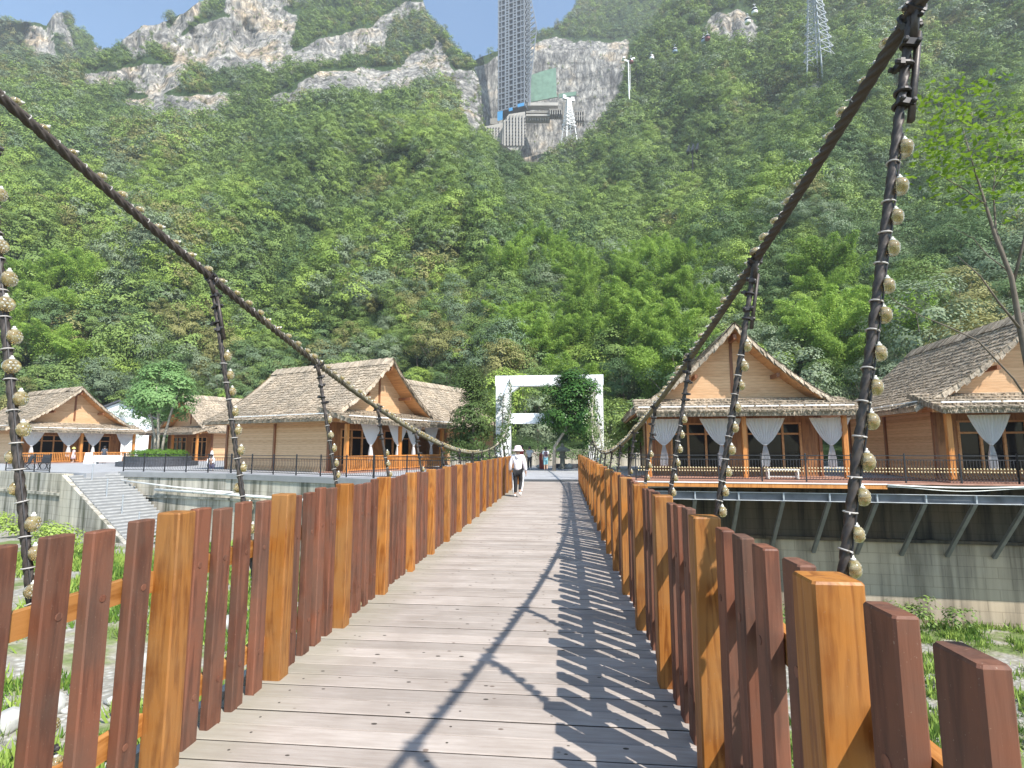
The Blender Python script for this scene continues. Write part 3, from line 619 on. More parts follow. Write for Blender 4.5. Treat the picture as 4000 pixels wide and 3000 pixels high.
# the wooded mass of the valley sides: one body of canopy
proto = bpy.data.collections.new('canopy_kinds'); PI = []; far = []
kinds = ['leaf_mid', 'leaf_dark', 'leaf_lite', 'leaf_olive', 'leaf_mid', 'leaf_grey']
for lod, (leaf, per) in enumerate(((.22, 1.55), (.36, 1.6), (.60, 1.6))):
    for k, mk in enumerate(kinds):
        g = np.random.default_rng(900 + 10 * lod + k); Rr = g.uniform(2.6, 3.6)
        V = crown_verts(g, lobe_set(g, Rr, Rr * 1.7, .6, 11 if lod < 2 else 8, Rr * .42), leaf, per, .8)
        o = bpy.data.objects.new('canopy_%d%d' % (lod, k), fast_mesh('canopy', V, quads(V), M[mk])); proto.objects.link(o)
pts = []; NEAR = []
for S in SCAT:
    g = np.random.default_rng(len(pts) + 5); area = S['area'].ravel(); dens = 1 / 14.
    r0 = S['r'][:-1, :-1].ravel(); wgt = area * np.where(r0 < 130, 1.25, np.where(r0 < 260, 1.0, .85)); n = int(wgt.sum() * dens)
    idx = g.choice(len(area), n, p=wgt / wgt.sum()); ny, nx = S['area'].shape; jy, jx = idx // nx, idx % nx
    fx, fy = g.random(n), g.random(n); P = S['P']
    p = (P[jy, jx] * ((1 - fx) * (1 - fy))[:, None] + P[jy, jx + 1] * (fx * (1 - fy))[:, None] + P[jy + 1, jx] * ((1 - fx) * fy)[:, None] + P[jy + 1, jx + 1] * (fx * fy)[:, None])
    px, py, rk, r = S['px'][jy, jx], S['py'][jy, jx], S['rk'][jy, jx], S['r'][jy, jx]
    keep = (rk < .25) | (g.random(n) < .12)
    sc = (.58 + .85 * g.random(n) ** 2.0) * np.where(r > 300, .86, 1) * np.where(rk > .25, .34, 1)
    sc *= np.where(r > 260, 1.0, 1.0)
    near = keep & (r < 92) & (p[:, 2] < 16)
    pts.append((S['name'], p[keep], sc[keep], px[keep], py[keep], r[keep]))
print('canopy', sum(len(a[1]) for a in pts))
allp = np.concatenate([a[1] for a in pts]); alls = np.concatenate([a[2] for a in pts]); allr = np.concatenate([a[5] for a in pts]); apx = np.concatenate([a[3] for a in pts]); apy = np.concatenate([a[4] for a in pts])
g = np.random.default_rng(77)
zone = fbm(apx, apy, 901, .0045, 3) + g.normal(size=len(apx)) * .10
kk = np.select([zone < -.16, zone < -.04, zone < .07, zone < .16, zone < .22], [1, 4, 0, 2, 3], 5)
kk = np.where(g.random(len(kk)) < .10, 5, kk); kk = np.where((apx > 2900) & (apy > 300) & (g.random(len(kk)) < .35), 1, kk)
lod = np.where(allr < 125, 0, np.where(allr < 250, 1, 2))
# the front row: trees near enough to tell apart stand as trees of their own (built below)
front_row = []; taken = np.zeros(len(allp), bool); cell = {}
nm_all = np.concatenate([[a[0]] * len(a[1]) for a in pts])
rmin = np.where(apx < 1500, np.interp(apx, [0, 700, 1500], [110, 103, 84]), np.interp(apx, [1500, 2150, 4000], [84, 58, 53]))
order = np.argsort(allr - rmin)
for i in order:
    if allr[i] - rmin[i] > 34 or len(front_row) >= 230 or not -150 < apx[i] < 4150 or allp[i, 1] < 20: continue
    key = (int(allp[i, 0] // 4.6), int(allp[i, 1] // 4.6))
    if any((key[0] + a_, key[1] + b_) in cell and np.hypot(*(allp[i, :2] - cell[(key[0] + a_, key[1] + b_)])) < 4.6 for a_ in (-1, 0, 1) for b_ in (-1, 0, 1)): continue
    cell[key] = allp[i, :2]; front_row.append((allp[i] - np.array([0, 0, .3]), apx[i], apy[i], float(np.clip(alls[i], .8, 1.2)))); taken[i] = True
bam_row = []; cell2 = {}
for i in np.argsort(apy)[::-1]:
    if not ((1930 < apx[i] < 2740 and 1120 < apy[i] < 1560) or (3180 < apx[i] < 3620 and 1250 < apy[i] < 1600) or (-150 < apx[i] < 330 and 1150 < apy[i] < 1500)) or taken[i] or len(bam_row) >= 130: continue
    key = (int(allp[i, 0] // 4.4), int(allp[i, 1] // 4.4))
    if any((key[0] + a_, key[1] + b_) in cell2 and np.hypot(*(allp[i, :2] - cell2[(key[0] + a_, key[1] + b_)])) < 4.4 for a_ in (-1, 0, 1) for b_ in (-1, 0, 1)): continue
    if zone[i] > .13 and not 1930 < apx[i] < 2740: continue
    cell2[key] = allp[i, :2]; bam_row.append((allp[i] - np.array([0, 0, .3]), apx[i], apy[i], float(np.clip(alls[i], .9, 1.25)))); taken[i] = True
print('bamboo', len(bam_row))
lim = max([0] + [math.hypot(p[0][0], p[0][1]) for p in front_row])
taken |= (allr - rmin) < 14
kp = ~taken; allp, alls, allr, apx, apy, kk, lod = (q[kp] for q in (allp, alls, allr, apx, apy, kk, lod)); print('front row', len(front_row), 'mass', len(allp))
me = bpy.data.meshes.new('wooded_slopes'); me.vertices.add(len(allp)); me.vertices.foreach_set('co', allp.astype(np.float32).ravel())
a = me.attributes.new('kind_index', 'INT', 'POINT'); a.data.foreach_set('value', (lod * 6 + kk).astype(np.int32))
sc3 = np.stack([alls * g.uniform(.85, 1.2, len(alls)), alls * g.uniform(.85, 1.2, len(alls)), alls * g.uniform(.8, 1.3, len(alls))], 1)
a = me.attributes.new('size', 'FLOAT_VECTOR', 'POINT'); a.data.foreach_set('vector', sc3.astype(np.float32).ravel())
a = me.attributes.new('turn', 'FLOAT_VECTOR', 'POINT'); tv = np.stack([g.normal(size=len(alls)) * .12, g.normal(size=len(alls)) * .12, g.uniform(0, 6.28, len(alls))], 1); a.data.foreach_set('vector', tv.astype(np.float32).ravel())
wo = link('wooded_slopes', me); tag(wo, 'mass of mixed green trees covering both sides of the valley', 'woodland', kind='stuff')
ng = bpy.data.node_groups.new('canopy_scatter', 'GeometryNodeTree'); ng.interface.new_socket('Geometry', in_out='INPUT', socket_type='NodeSocketGeometry'); ng.interface.new_socket('Geometry', in_out='OUTPUT', socket_type='NodeSocketGeometry')
gi = ng.nodes.new('NodeGroupInput'); go = ng.nodes.new('NodeGroupOutput'); ip = ng.nodes.new('GeometryNodeInstanceOnPoints'); ci = ng.nodes.new('GeometryNodeCollectionInfo')
ci.inputs['Collection'].default_value = proto; ci.inputs['Separate Children'].default_value = True; ci.inputs['Reset Children'].default_value = True
def na(nm, ty): q = ng.nodes.new('GeometryNodeInputNamedAttribute'); q.data_type = ty; q.inputs['Name'].default_value = nm; return q.outputs[0]
ip.inputs['Pick Instance'].default_value = True
ng.links.new(gi.outputs[0], ip.inputs['Points']); ng.links.new(ci.outputs[0], ip.inputs['Instance']); ng.links.new(na('kind_index', 'INT'), ip.inputs['Instance Index'])
ng.links.new(na('size', 'FLOAT_VECTOR'), ip.inputs['Scale']); ng.links.new(na('turn', 'FLOAT_VECTOR'), ip.inputs['Rotation']); ng.links.new(ip.outputs[0], go.inputs[0])
md = wo.modifiers.new('scatter', 'NODES'); md.node_group = ng
M['leaf_mid'].use_fake_user = True
# ---------------------------------------------------------------- riverbed, banks, plaza
def concrete(name, base=(.40, .385, .34), dark=(.085, .09, .07), warm=(.46, .42, .33), stain=1.0, brick=True, sc=2.3):
    m, n, l, b = mat_new(name); b.inputs['Roughness'].default_value = .85; b.inputs['Specular IOR Level'].default_value = .2
    cv = coords(n, l, (sc, sc, sc * .06), 'World'); co = coords(n, l, (1, 1, 1), 'World')
    t = N(n, 'ShaderNodeTexNoise', Scale=1.0, Detail=7, Roughness=.62); l.new(cv, t.inputs[0])
    t2 = N(n, 'ShaderNodeTexNoise', Scale=.22, Detail=5); l.new(co, t2.inputs[0])
    r = ramp(n, [(.40 - .05 * stain, dark), (.48, tuple(np.array(base) * .72)), (.56, base), (.72, tuple(np.minimum(np.array(base) * 1.25, 1)))]); 
    s = N(n, 'ShaderNodeMath', _operation='MULTIPLY_ADD'); l.new(t2.outputs[0], s.inputs[0]); s.inputs[1].default_value = .35; l.new(t.outputs[0], s.inputs[2])
    s2 = N(n, 'ShaderNodeMath', _operation='SUBTRACT'); l.new(s.outputs[0], s2.inputs[0]); s2.inputs[1].default_value = .155; l.new(s2.outputs[0], r.inputs[0])
    r2 = ramp(n, [(.4, (1, 1, 1)), (.6, tuple(np.array(warm) / np.array(base)))]); l.new(t2.outputs[0], r2.inputs[0])
    mx = n.new('ShaderNodeMixRGB'); mx.blend_type = 'MULTIPLY'; mx.inputs[0].default_value = 1; l.new(r.outputs[0], mx.inputs[1]); l.new(r2.outputs[0], mx.inputs[2]); out = mx.outputs[0]
    if brick:
        sx = n.new('ShaderNodeSeparateXYZ'); l.new(co, sx.inputs[0]); a = N(n, 'ShaderNodeMath', _operation='ADD'); l.new(sx.outputs[0], a.inputs[0]); l.new(sx.outputs[1], a.inputs[1])
        cb = n.new('ShaderNodeCombineXYZ'); l.new(a.outputs[0], cb.inputs[0]); l.new(sx.outputs[2], cb.inputs[1])
        bt = N(n, 'ShaderNodeTexBrick', Scale=1.0); bt.inputs['Color1'].default_value = (1, 1, 1, 1); bt.inputs['Color2'].default_value = (.9, .9, .9, 1); bt.inputs['Mortar'].default_value = (.68, .68, .66, 1)
        bt.inputs['Mortar Size'].default_value = .018; bt.inputs['Brick Width'].default_value = 1.0; bt.inputs['Row Height'].default_value = .5; l.new(cb.outputs[0], bt.inputs[0])
        m2 = n.new('ShaderNodeMixRGB'); m2.blend_type = 'MULTIPLY'; m2.inputs[0].default_value = .8; l.new(out, m2.inputs[1]); l.new(bt.outputs[0], m2.inputs[2]); out = m2.outputs[0]
    l.new(out, b.inputs['Base Color']); bump(n, l, b, t.outputs[0], .3, .03); return m
M['wall'] = concrete('stained_retaining_wall', (.46, .43, .37), (.11, .11, .08), (.50, .45, .36), .8)
M['wallR'] = concrete('grey_stained_wall', (.41, .335, .255), (.075, .058, .04), (.42, .33, .235), 1.5, True, 1.0)
M['pave'] = plain('grey_paving', (.34, .34, .35), .8, 0, .12, 1.2)
M['stone_step'] = plain('pale_stone', (.25, .25, .25), .8, 0, .1, 2); M['nosing'] = plain('worn_pale_nosing', (.40, .395, .385), .8, 0, .2, 3)
def bed_mat():
    m, n, l, b = mat_new('riverbed'); b.inputs['Roughness'].default_value = .95; b.inputs['Specular IOR Level'].default_value = .1
    co = coords(n, l, (1, 1, 1), 'World'); t = N(n, 'ShaderNodeTexNoise', Scale=.55, Detail=6); l.new(co, t.inputs[0]); v = N(n, 'ShaderNodeTexVoronoi', Scale=5.5); l.new(co, v.inputs[0])
    rv = ramp(n, [(0, (.46, .45, .42)), (.5, (.26, .245, .21))]); l.new(v.outputs['Distance'], rv.inputs[0])
    rg = ramp(n, [(.40, (.14, .18, .065)), (.5, (.30, .27, .20)), (.6, (1, 1, 1))]); l.new(t.outputs[0], rg.inputs[0])
    f = ramp(n, [(.44, (0, 0, 0)), (.53, (1, 1, 1))]); l.new(t.outputs[0], f.inputs[0])
    mx = n.new('ShaderNodeMixRGB'); l.new(f.outputs[0], mx.inputs[0]); l.new(rg.outputs[0], mx.inputs[1]); l.new(rv.outputs[0], mx.inputs[2]); l.new(mx.outputs[0], b.inputs['Base Color'])
    bump(n, l, b, v.outputs['Distance'], .6, .08); return m
M['bed'] = bed_mat()
BL = [(-2.3, 25.35), (-9.9, 27.0), (-20.7, 31.6), (-29.3, 33.2)]          # left bank, above the river
SD = np.array([.933, -.36]); SW = np.array([.36, .933]); S0 = np.array([-30.5, 30.4])
B1 = [tuple(S0), (-38.0, 33.4), (-70, 46)]
BR = [(3.3, 26.55), (12.1, 25.95), (27.0, 24.7)]
def bed_z(x, y):
    q = np.clip((x + 18) / 26, 0, 1); q = q * q * (3 - 2 * q); near = np.clip((14 - y) / 14, 0, 1)
    return -3.7 * (1 - q) - 6.9 * q + near * (1.5 * q + .0) + .9 * fbm(x + 200, y + 200, 31, .16, 4)
gx, gy = np.meshgrid(np.linspace(-75, 45, 150), np.linspace(-30, 40, 100)); Z = bed_z(gx, gy)
I = np.arange(gx.size).reshape(gx.shape); Q = np.stack([I[:-1, :-1], I[:-1, 1:], I[1:, 1:], I[1:, :-1]], -1).reshape(-1, 4)
tag(link('riverbed', fast_mesh('riverbed', np.stack([gx, gy, Z], -1).reshape(-1, 3), Q, M['bed'], True)), kind='structure')
mb = MB(); mb.prism(BL[::-1] + [(3.3, 26.55), (14, 28.3), (40, 27), (60, 75), (0, 95), (-90, 120), (-120, 95), (-70, 46.5), (-38, 33.9), (-29.6, 31.0)][0:], -.35, -.012)
tag(mb.build('plaza_ground', M['pave']), kind='structure')
gr = MB(); gr.add([(-1500, -300, -11), (1500, -300, -11), (1500, 1500, -11), (-1500, 1500, -11)], [(0, 1, 2, 3)]); tag(gr.build('valley_ground', M['hill']), kind='structure')
tag(MB().box((-.66, 25.75, -.15), (3.0, 1.05, .26)).build('bridge_landing', M['pave']), kind='structure')
def wall_strip(mb, pl, z0, z1, th, off=0):
    for (a, b_) in zip(pl[:-1], pl[1:]):
        a = np.array(a); b_ = np.array(b_); d = (b_ - a) / np.linalg.norm(b_ - a); nr = np.array([-d[1], d[0]])
        if nr[1] > 0: nr = -nr
        A_, B_ = a + nr * off, b_ + nr * off
        mb.prism([tuple(A_), tuple(B_), tuple(B_ - nr * th), tuple(A_ - nr * th)], z0, z1)
wl = empty('retaining_wall', (-10, 27, 0), 0, 'pale streaked retaining wall below the plaza beside the stone steps', 'retaining wall')
O = np.array([-10, 27, 0])
def off_build(mb, name, mat, parent, O):
    mb.v = [v - O for v in mb.v]; return mb.build(name, mat, parent)
mb = MB(); wall_strip(mb, BL, -8, -.36, .6, 0.02); off_build(mb, 'wall', M['wall'], wl, O)
mb = MB(); wall_strip(mb, BL, -.35, -.03, .5, .10); off_build(mb, 'coping', M['stone_step'], wl, O)
mb = MB(); wall_strip(mb, BL, -1.62, -1.48, .22, .14); off_build(mb, 'ledge', M['wall'], wl, O)
O = np.array([-38, 33.4, 0]); w2 = empty('retaining_wall', tuple(O), 0, 'warm cream retaining wall with drip streaks in front of the stone steps', 'retaining wall')
SLd = 7.4; sb = S0 + SD * SLd
mb = MB(); wall_strip(mb, B1, -8, -.05, .5, 0); off_build(mb, 'wall', M['wall'], w2, O)
mb = MB(); wall_strip(mb, B1, -1.35, -1.18, .2, .12); off_build(mb, 'ledge', M['wall'], w2, O)
n_ = np.array([-.36, -.933]) * .12
poly = [(*(S0 + n_), -.1), (*(sb + n_), -3.75), (*(sb + n_), -7), (*(S0 + n_), -7)]
mb = MB(); mb.extr(poly, (-n_[0] * 2, -n_[1] * 2, 0)); off_build(mb, 'stair_cheek', M['wall'], w2, O)
# stone steps down to the riverbed
NS = 24; st = empty('stone_steps', (*S0, 0), 0, 'long flight of pale stone steps running down the bank to the riverbed', 'steps')
mb = MB(); W_ = 3.0
for k in range(NS):
    a = S0 + SD * SLd * k / NS + n_ * -1.05; b_ = a + SD * (SLd / NS + .02); z = -3.7 * (k + 1) / NS
    mb.prism([tuple(a), tuple(b_), tuple(b_ + SW * W_), tuple(a + SW * W_)], z - .6, z)
off_build(mb, 'treads', M['stone_step'], st, np.array([*S0, 0]))
mb = MB()
for k in range(NS):
    a = S0 + SD * SLd * (k + 1) / NS + n_ * -1.05 - SD * .02; z = -3.7 * (k + 1) / NS; mb.bar((*a, z - .02), (*(a + SW * W_), z - .02), .10, .07)
off_build(mb, 'nosings', M['nosing'], st, np.array([*S0, 0]))
for k in range(4):
    p = S0 + SD * SLd * (.12 + .24 * k) + SW * 1.1; z = -3.7 * (.14 + .24 * k)
    q = empty('handrail_post', (p[0], p[1], z), 0, ['thin steel post at the top of the stone steps', 'thin steel post a little below the top of the stone steps', 'thin steel post halfway down the stone steps', 'thin steel post at the foot of the stone steps'][k], 'post', 'steel posts on the stone steps')
    MB().tube([(0, 0, -.1), (0, 0, 1.0)], .035, 8).build('post', M['steel'], q); MB().lathe([(.05, 0), (.05, .05), (.02, .08)], 8, c=(0, 0, 1.0)).build('cap', M['steel'], q)
# white pipe run along the left wall
pp = empty('drain_pipe', (-10, 27, -1.3), 0, 'thick white pipe running along the streaked wall below the plaza', 'pipe')
O = np.array([-10, 27, -1.3]); pts = [np.array([x, y, z]) for (x, y), z in zip([(-3.2, 25.3), (-9.9, 26.75), (-20.7, 31.3), (-26, 32.35)], [-1.42, -1.32, -1.25, -1.1])]
mb = MB(); mb.tube(np.array(pts) - O, .085, 10); mb.build('pipe', M['pipe'], pp, smooth=True)
mb = MB()
for a, b_ in zip(pts[:-1], pts[1:]):
    for t in np.arange(.1, 1, .16): mb.torus(a + (b_ - a) * t - O, b_ - a, .09, .018, 10, 5)
mb.build('couplings', M['steel'], pp)
pp = empty('drain_pipe', (-22, 32, -.9), 0, 'thin white pipe sloping across the streaked wall by the top of the steps', 'pipe'); O = np.array([-22, 32, -.9])
mb = MB(); mb.tube(np.array([(-28.6, 32.6, -.55), (-24, 31.7, -.9), (-19.8, 30.9, -1.12)]) - O, .05, 8); mb.build('pipe', M['pipe'], pp, smooth=True)

# right bank: wall set back under a cantilevered wooden terrace
brd = np.array([.9965, -.084]); brn = np.array([-.084, -.9965]); b0 = np.array([3.3, 26.55])
rw = empty('retaining_wall', (12, 28.6, 0), 0, 'tall dark stained wall standing in the shade under the wooden terrace', 'retaining wall'); O = np.array([12, 28.6, 0])
OV = 2.75; wa = b0 - brn * OV - brd * 6; wb = b0 - brn * OV + brd * 32
M['wall_shaded'] = concrete('stained_shaded_concrete', (.075, .066, .050), (.010, .010, .008), (.09, .065, .042), 1.2)  # stained concrete, its colour darkened further for the shade under the deck
mb = MB(); wall_strip(mb, [tuple(wa), tuple(wb)], -10, -2.9, .6, 0); off_build(mb, 'wall', M['wallR'], rw, O)
mb = MB(); wall_strip(mb, [tuple(wa), tuple(wb)], -2.9, -.36, .6, -.03); off_build(mb, 'upper_wall', M['wall_shaded'], rw, O)
mb = MB(); wall_strip(mb, [tuple(wa), tuple(wb)], -2.95, -2.8, .6, .22); off_build(mb, 'ledge', M['wall_shaded'], rw, O)
mb = MB(); wall_strip(mb, [(-2.3, 25.35), (3.35, 26.55)], -8, -.3, .8, 0); wall_strip(mb, [(3.3, 26.5), (3.8, 29.6)], -8, -.36, .3, 0)
ab = empty('bridge_abutment', (.5, 26, 0), 0, 'concrete abutment carrying the far end of the footbridge', 'abutment'); off_build(mb, 'wall', M['wallR'], ab, np.array([.5, 26, 0]))
M['pale_steel'] = plain('lit_flange_steel', (.5, .51, .52), .5, .1, .3, 1.2); M['dark_steel'] = plain('shaded_web_steel', (.11, .115, .13), .6, .2, .4, 1.5)  # flanges coloured pale as if sunlit, beam web dark as if shaded
M['strut'] = plain('dull_grey_strut', (.16, .16, .16), .6, .1, .2, 2)
M['terrace'] = wood('terrace_boards', (.30, .15, .105), (.42, .235, .17), 1.2, .6, axis='x', vary=False)
tr = empty('wooden_terrace', (*b0, 0), math.atan2(brd[1], brd[0]), 'cantilevered wooden terrace on steel brackets in front of the thatched cabins', 'terrace')
mb = MB()                               # local x along the edge, local y back towards the cabins
for k in range(28): mb.box((13, .09 + .165 * k, -.03), (27, .155, .05))
mb.build('boards', M['terrace'], tr)
mb = MB(); mb.box((5.5, -.02, -.16), (11, .05, .2)); mb.box((21.5, -.02, -.16), (9.6, .05, .2)); mb.build('fascia', M['orange'], tr)
mb = MB(); mb.box((5.5, -.055, -.045), (11, .03, .045)); mb.box((21.5, -.055, -.045), (9.6, .03, .045)); mb.build('light_strip', M['white'], tr)
mb = MB(); mb.box((13, .25, -.50), (27, .16, .02)); mb.box((13, .25, -.86), (27, .2, .02)); mb.build('flanges', M['pale_steel'], tr); mb = MB(); mb.box((13, .29, -.68), (27, .02, .34)); mb.build('edge_beam', M['dark_steel'], tr)
for k in range(14):
    x = .9 + 1.95 * k
    MB().box((x, .22, -.68), (.06, .14, .335)).build('stiffener', M['steel'], tr)
    mb = MB(); mb.bar((x, .3, -.88), (x, OV - .05, -3.55), .16, .14); mb.build('bracket', M['strut'], tr)
    mb = MB(); mb.box((x, OV / 2 + .15, -.72), (.12, OV - .5, .2)); mb.build('joist', M['strut'], tr)
tag(MB().box((11.2, .2, -.24), (.4, .05, .02)).build('x', M['steel']), 'x', 'x')
bpy.data.objects.remove(C.objects['x'])
pb = empty('cable_bundle', (*(b0 + brd * 11), -.1), math.atan2(brd[1], brd[0]), 'sagging bundle of white cables bridging the gap in the terrace edge board', 'cable bundle')
mb = MB(); mb.tube([(t * 5.7, -.08, .03 - .09 * math.sin(t * 3.14)) for t in np.linspace(0, 1, 14)], .035, 8); mb.tube([(t * 5.7, -.06, -.05 - .16 * math.sin(t * 3.14) ** 2) for t in np.linspace(0, 1, 14)], .018, 6); mb.build('cables', M['pipe'], pb, smooth=True)

# ---------------------------------------------------------------- iron railings
def railing(a, b_, label, z=0, knobs=False, first=True, last=True, sp=1.9, group='iron railings on the river bank'):
    a = np.array(a, float); b_ = np.array(b_, float); L = np.linalg.norm(b_ - a); ang = math.atan2(*(b_ - a)[::-1])
    r = empty('iron_railing', (a[0], a[1], z), ang, label, 'railing', group)
    n = max(1, round(L / sp)); s = L / n
    pm = MB().box((0, 0, .56), (.055, .055, 1.14)).lathe([(.04, 0), (.045, .02), (.02, .06)], 8, c=(0, 0, 1.13)).mesh('post', M['iron'])
    for k in range(n + 1): link('post', pm, r, (k * s, 0, 0))
    for zz, t in ((1.1, .05), (.93, .03), (.10, .03)): MB().box((L / 2, 0, zz), (L, t, .035)).build('rail', M['iron'], r)
    for k in range(n):
        mb = MB(); mk = MB(); q = max(3, int(s / .125))
        for j in range(1, q):
            x = k * s + j * s / q
            if knobs:
                mb.box((x, 0, .62), (.018, .018, .62)); mb.tube([(x, 0, .46), (x + .01, -.06, .3), (x + .02, -.13, .18), (x, 0, .1)], .010, 5)
                for zz in (.57, .44): mk.lathe([(.008, -.035), (.032, -.012), (.032, .012), (.008, .035)], 7, c=(x, -.012, zz))
            else:
                mb.tube([(x, 0, .93), (x, 0, .62), (x + .012, -.05, .45), (x + .02, -.12, .27), (x, -.06, .15), (x, 0, .1)], .011, 5)
        mb.build('balusters', M['iron'], r)
        if knobs: mk.build('knobs', M['gold'], r)
    return r
def shift(p, q, d):                     # move a line back from the edge
    p = np.array(p); q = np.array(q); u = (q - p) / np.linalg.norm(q - p); nr = np.array([-u[1], u[0]]); nr = nr if nr[1] > 0 else -nr
    return p + nr * d, q + nr * d
railing(*shift(BL[0], BL[1], .25), 'black iron railing on the bank between the bridge end and the porch with orange rails')
railing(*shift(BL[1], BL[2], .25), 'black iron railing in front of the long plank wall of the big thatched cabin')
railing(*shift(BL[2], BL[3], .25), 'black iron railing in front of the round planter with the tree')
railing(*shift((-32.8, 31.4), (-38.5, 33.7), .2), 'short black iron railing to the left of the stone steps')
ra = b0 + brd * .15 - brn * .35
RK = []
for k, nm in enumerate(('in front of the head-on thatched cabin', 'below the plank side wall', 'in front of the far right porch')):
    railing(ra + brd * [0, 9.6, 16.2][k], ra + brd * [9.6, 16.2, 26][k], 'black iron railing with two rows of yellow knobs ' + nm, 0, True, group='knobbed railings on the terrace').scale = (1, 1, 1.1)
# ---------------------------------------------------------------- thatched cabins
def thatch_mat():
    m, n, l, b = mat_new('thatch'); b.inputs['Roughness'].default_value = .9; b.inputs['Specular IOR Level'].default_value = .1
    co = coords(n, l, (1, 1, 1)); t = N(n, 'ShaderNodeTexNoise', Scale=7, Detail=6, Roughness=.75); l.new(co, t.inputs[0])
    t2 = N(n, 'ShaderNodeTexNoise', Scale=.7, Detail=4); l.new(co, t2.inputs[0])
    r = ramp(n, [(.30, (.155, .12, .082)), (.46, (.375, .31, .235)), (.64, (.56, .475, .375))]); l.new(t.outputs[0], r.inputs[0])
    r2 = ramp(n, [(.35, (.80, .80, .80)), (.65, (1.08, 1.04, 1))]); l.new(t2.outputs[0], r2.inputs[0])
    ge = n.new('ShaderNodeNewGeometry'); mr = N(n, 'ShaderNodeMapRange'); mr.inputs[3].default_value = .72; mr.inputs[4].default_value = 1.2; l.new(ge.outputs['Random Per Island'], mr.inputs[0])
    mx = n.new('ShaderNodeMixRGB'); mx.blend_type = 'MULTIPLY'; mx.inputs[0].default_value = 1; l.new(r.outputs[0], mx.inputs[1]); l.new(r2.outputs[0], mx.inputs[2])
    hs = n.new('ShaderNodeHueSaturation'); l.new(mr.outputs[0], hs.inputs['Value']); l.new(mx.outputs[0], hs.inputs['Color'])
    l.new(hs.outputs[0], b.inputs['Base Color']); bump(n, l, b, t.outputs[0], .8, .06); return m
M['thatch'] = thatch_mat()
def glass_mat():
    m, n, l, b = mat_new('dark_window_glass'); b.inputs['Base Color'].default_value = (.012, .012, .014, 1); b.inputs['Roughness'].default_value = .08; b.inputs['Specular IOR Level'].default_value = .12; return m
M['glass'] = glass_mat(); M['porchwall'] = wood('porch_wall_wood', (.20, .085, .03), (.32, .145, .055), .8, .5, vary=False)
def curtain_mat():
    m, n, l, b = mat_new('sheer_curtain'); b.inputs['Base Color'].default_value = (.80, .79, .80, 1); b.inputs['Roughness'].default_value = .85; b.inputs['Specular IOR Level'].default_value = .1
    tr = n.new('ShaderNodeBsdfTranslucent'); tr.inputs[0].default_value = (.8, .78, .78, 1); mx = n.new('ShaderNodeMixShader'); mx.inputs[0].default_value = .35
    l.new(b.outputs[0], mx.inputs[1]); l.new(tr.outputs[0], mx.inputs[2]); l.new(mx.outputs[0], n['Material Output'].inputs[0]); return m
M['curtain'] = curtain_mat()
def siding(name, ca, cb):
    m, n, l, b = mat_new(name); b.inputs['Roughness'].default_value = .5; b.inputs['Specular IOR Level'].default_value = .35
    co = coords(n, l, (1, 1, 1)); sx = n.new('ShaderNodeSeparateXYZ'); l.new(co, sx.inputs[0])
    mm = N(n, 'ShaderNodeMath', _operation='MULTIPLY'); l.new(sx.outputs[2], mm.inputs[0]); mm.inputs[1].default_value = 1 / .16
    fr = N(n, 'ShaderNodeMath', _operation='FRACT'); l.new(mm.outputs[0], fr.inputs[0]); fl = N(n, 'ShaderNodeMath', _operation='FLOOR'); l.new(mm.outputs[0], fl.inputs[0])
    wn = n.new('ShaderNodeTexWhiteNoise'); wn.noise_dimensions = '1D'; l.new(fl.outputs[0], wn.inputs['W'])
    t = N(n, 'ShaderNodeTexNoise', Scale=4, Detail=5); l.new(coords(n, l, (.5, .5, 5)), t.inputs[0])
    s = N(n, 'ShaderNodeMath', _operation='MULTIPLY_ADD'); l.new(wn.outputs[0], s.inputs[0]); s.inputs[1].default_value = .35; l.new(t.outputs[0], s.inputs[2])
    r = ramp(n, [(.4, ca), (.85, cb)]); l.new(s.outputs[0], r.inputs[0]); gr = ramp(n, [(.0, (.45, .42, .4)), (.10, (1, 1, 1))]); l.new(fr.outputs[0], gr.inputs[0])
    v = N(n, 'ShaderNodeTexVoronoi', Scale=1.4); l.new(co, v.inputs[0]); vr = ramp(n, [(.03, (.5, .4, .35)), (.06, (1, 1, 1))]); l.new(v.outputs['Distance'], vr.inputs[0])
    mx = n.new('ShaderNodeMixRGB'); mx.blend_type = 'MULTIPLY'; mx.inputs[0].default_value = 1; l.new(r.outputs[0], mx.inputs[1]); l.new(gr.outputs[0], mx.inputs[2])
    m2 = n.new('ShaderNodeMixRGB'); m2.blend_type = 'MULTIPLY'; m2.inputs[0].default_value = .7; l.new(mx.outputs[0], m2.inputs[1]); l.new(vr.outputs[0], m2.inputs[2])
    l.new(m2.outputs[0], b.inputs['Base Color']); bump(n, l, b, fr.outputs[0], .3, .02); return m
M['siding'] = siding('plank_siding', (.50, .29, .15), (.66, .43, .25))
PROF = [(0, 7.85), (.8, 7.05), (1.7, 6.22), (2.7, 5.38), (3.7, 4.64), (4.7, 4.02), (5.9, 3.42)]
def prof_at(s):                         # point at distance fraction s down one roof slope
    P = np.array(PROF); d = np.r_[0, np.cumsum(np.linalg.norm(np.diff(P, axis=0), axis=1))]; t = s * d[-1]
    return np.array([np.interp(t, d, P[:, 0]), np.interp(t, d, P[:, 1])])
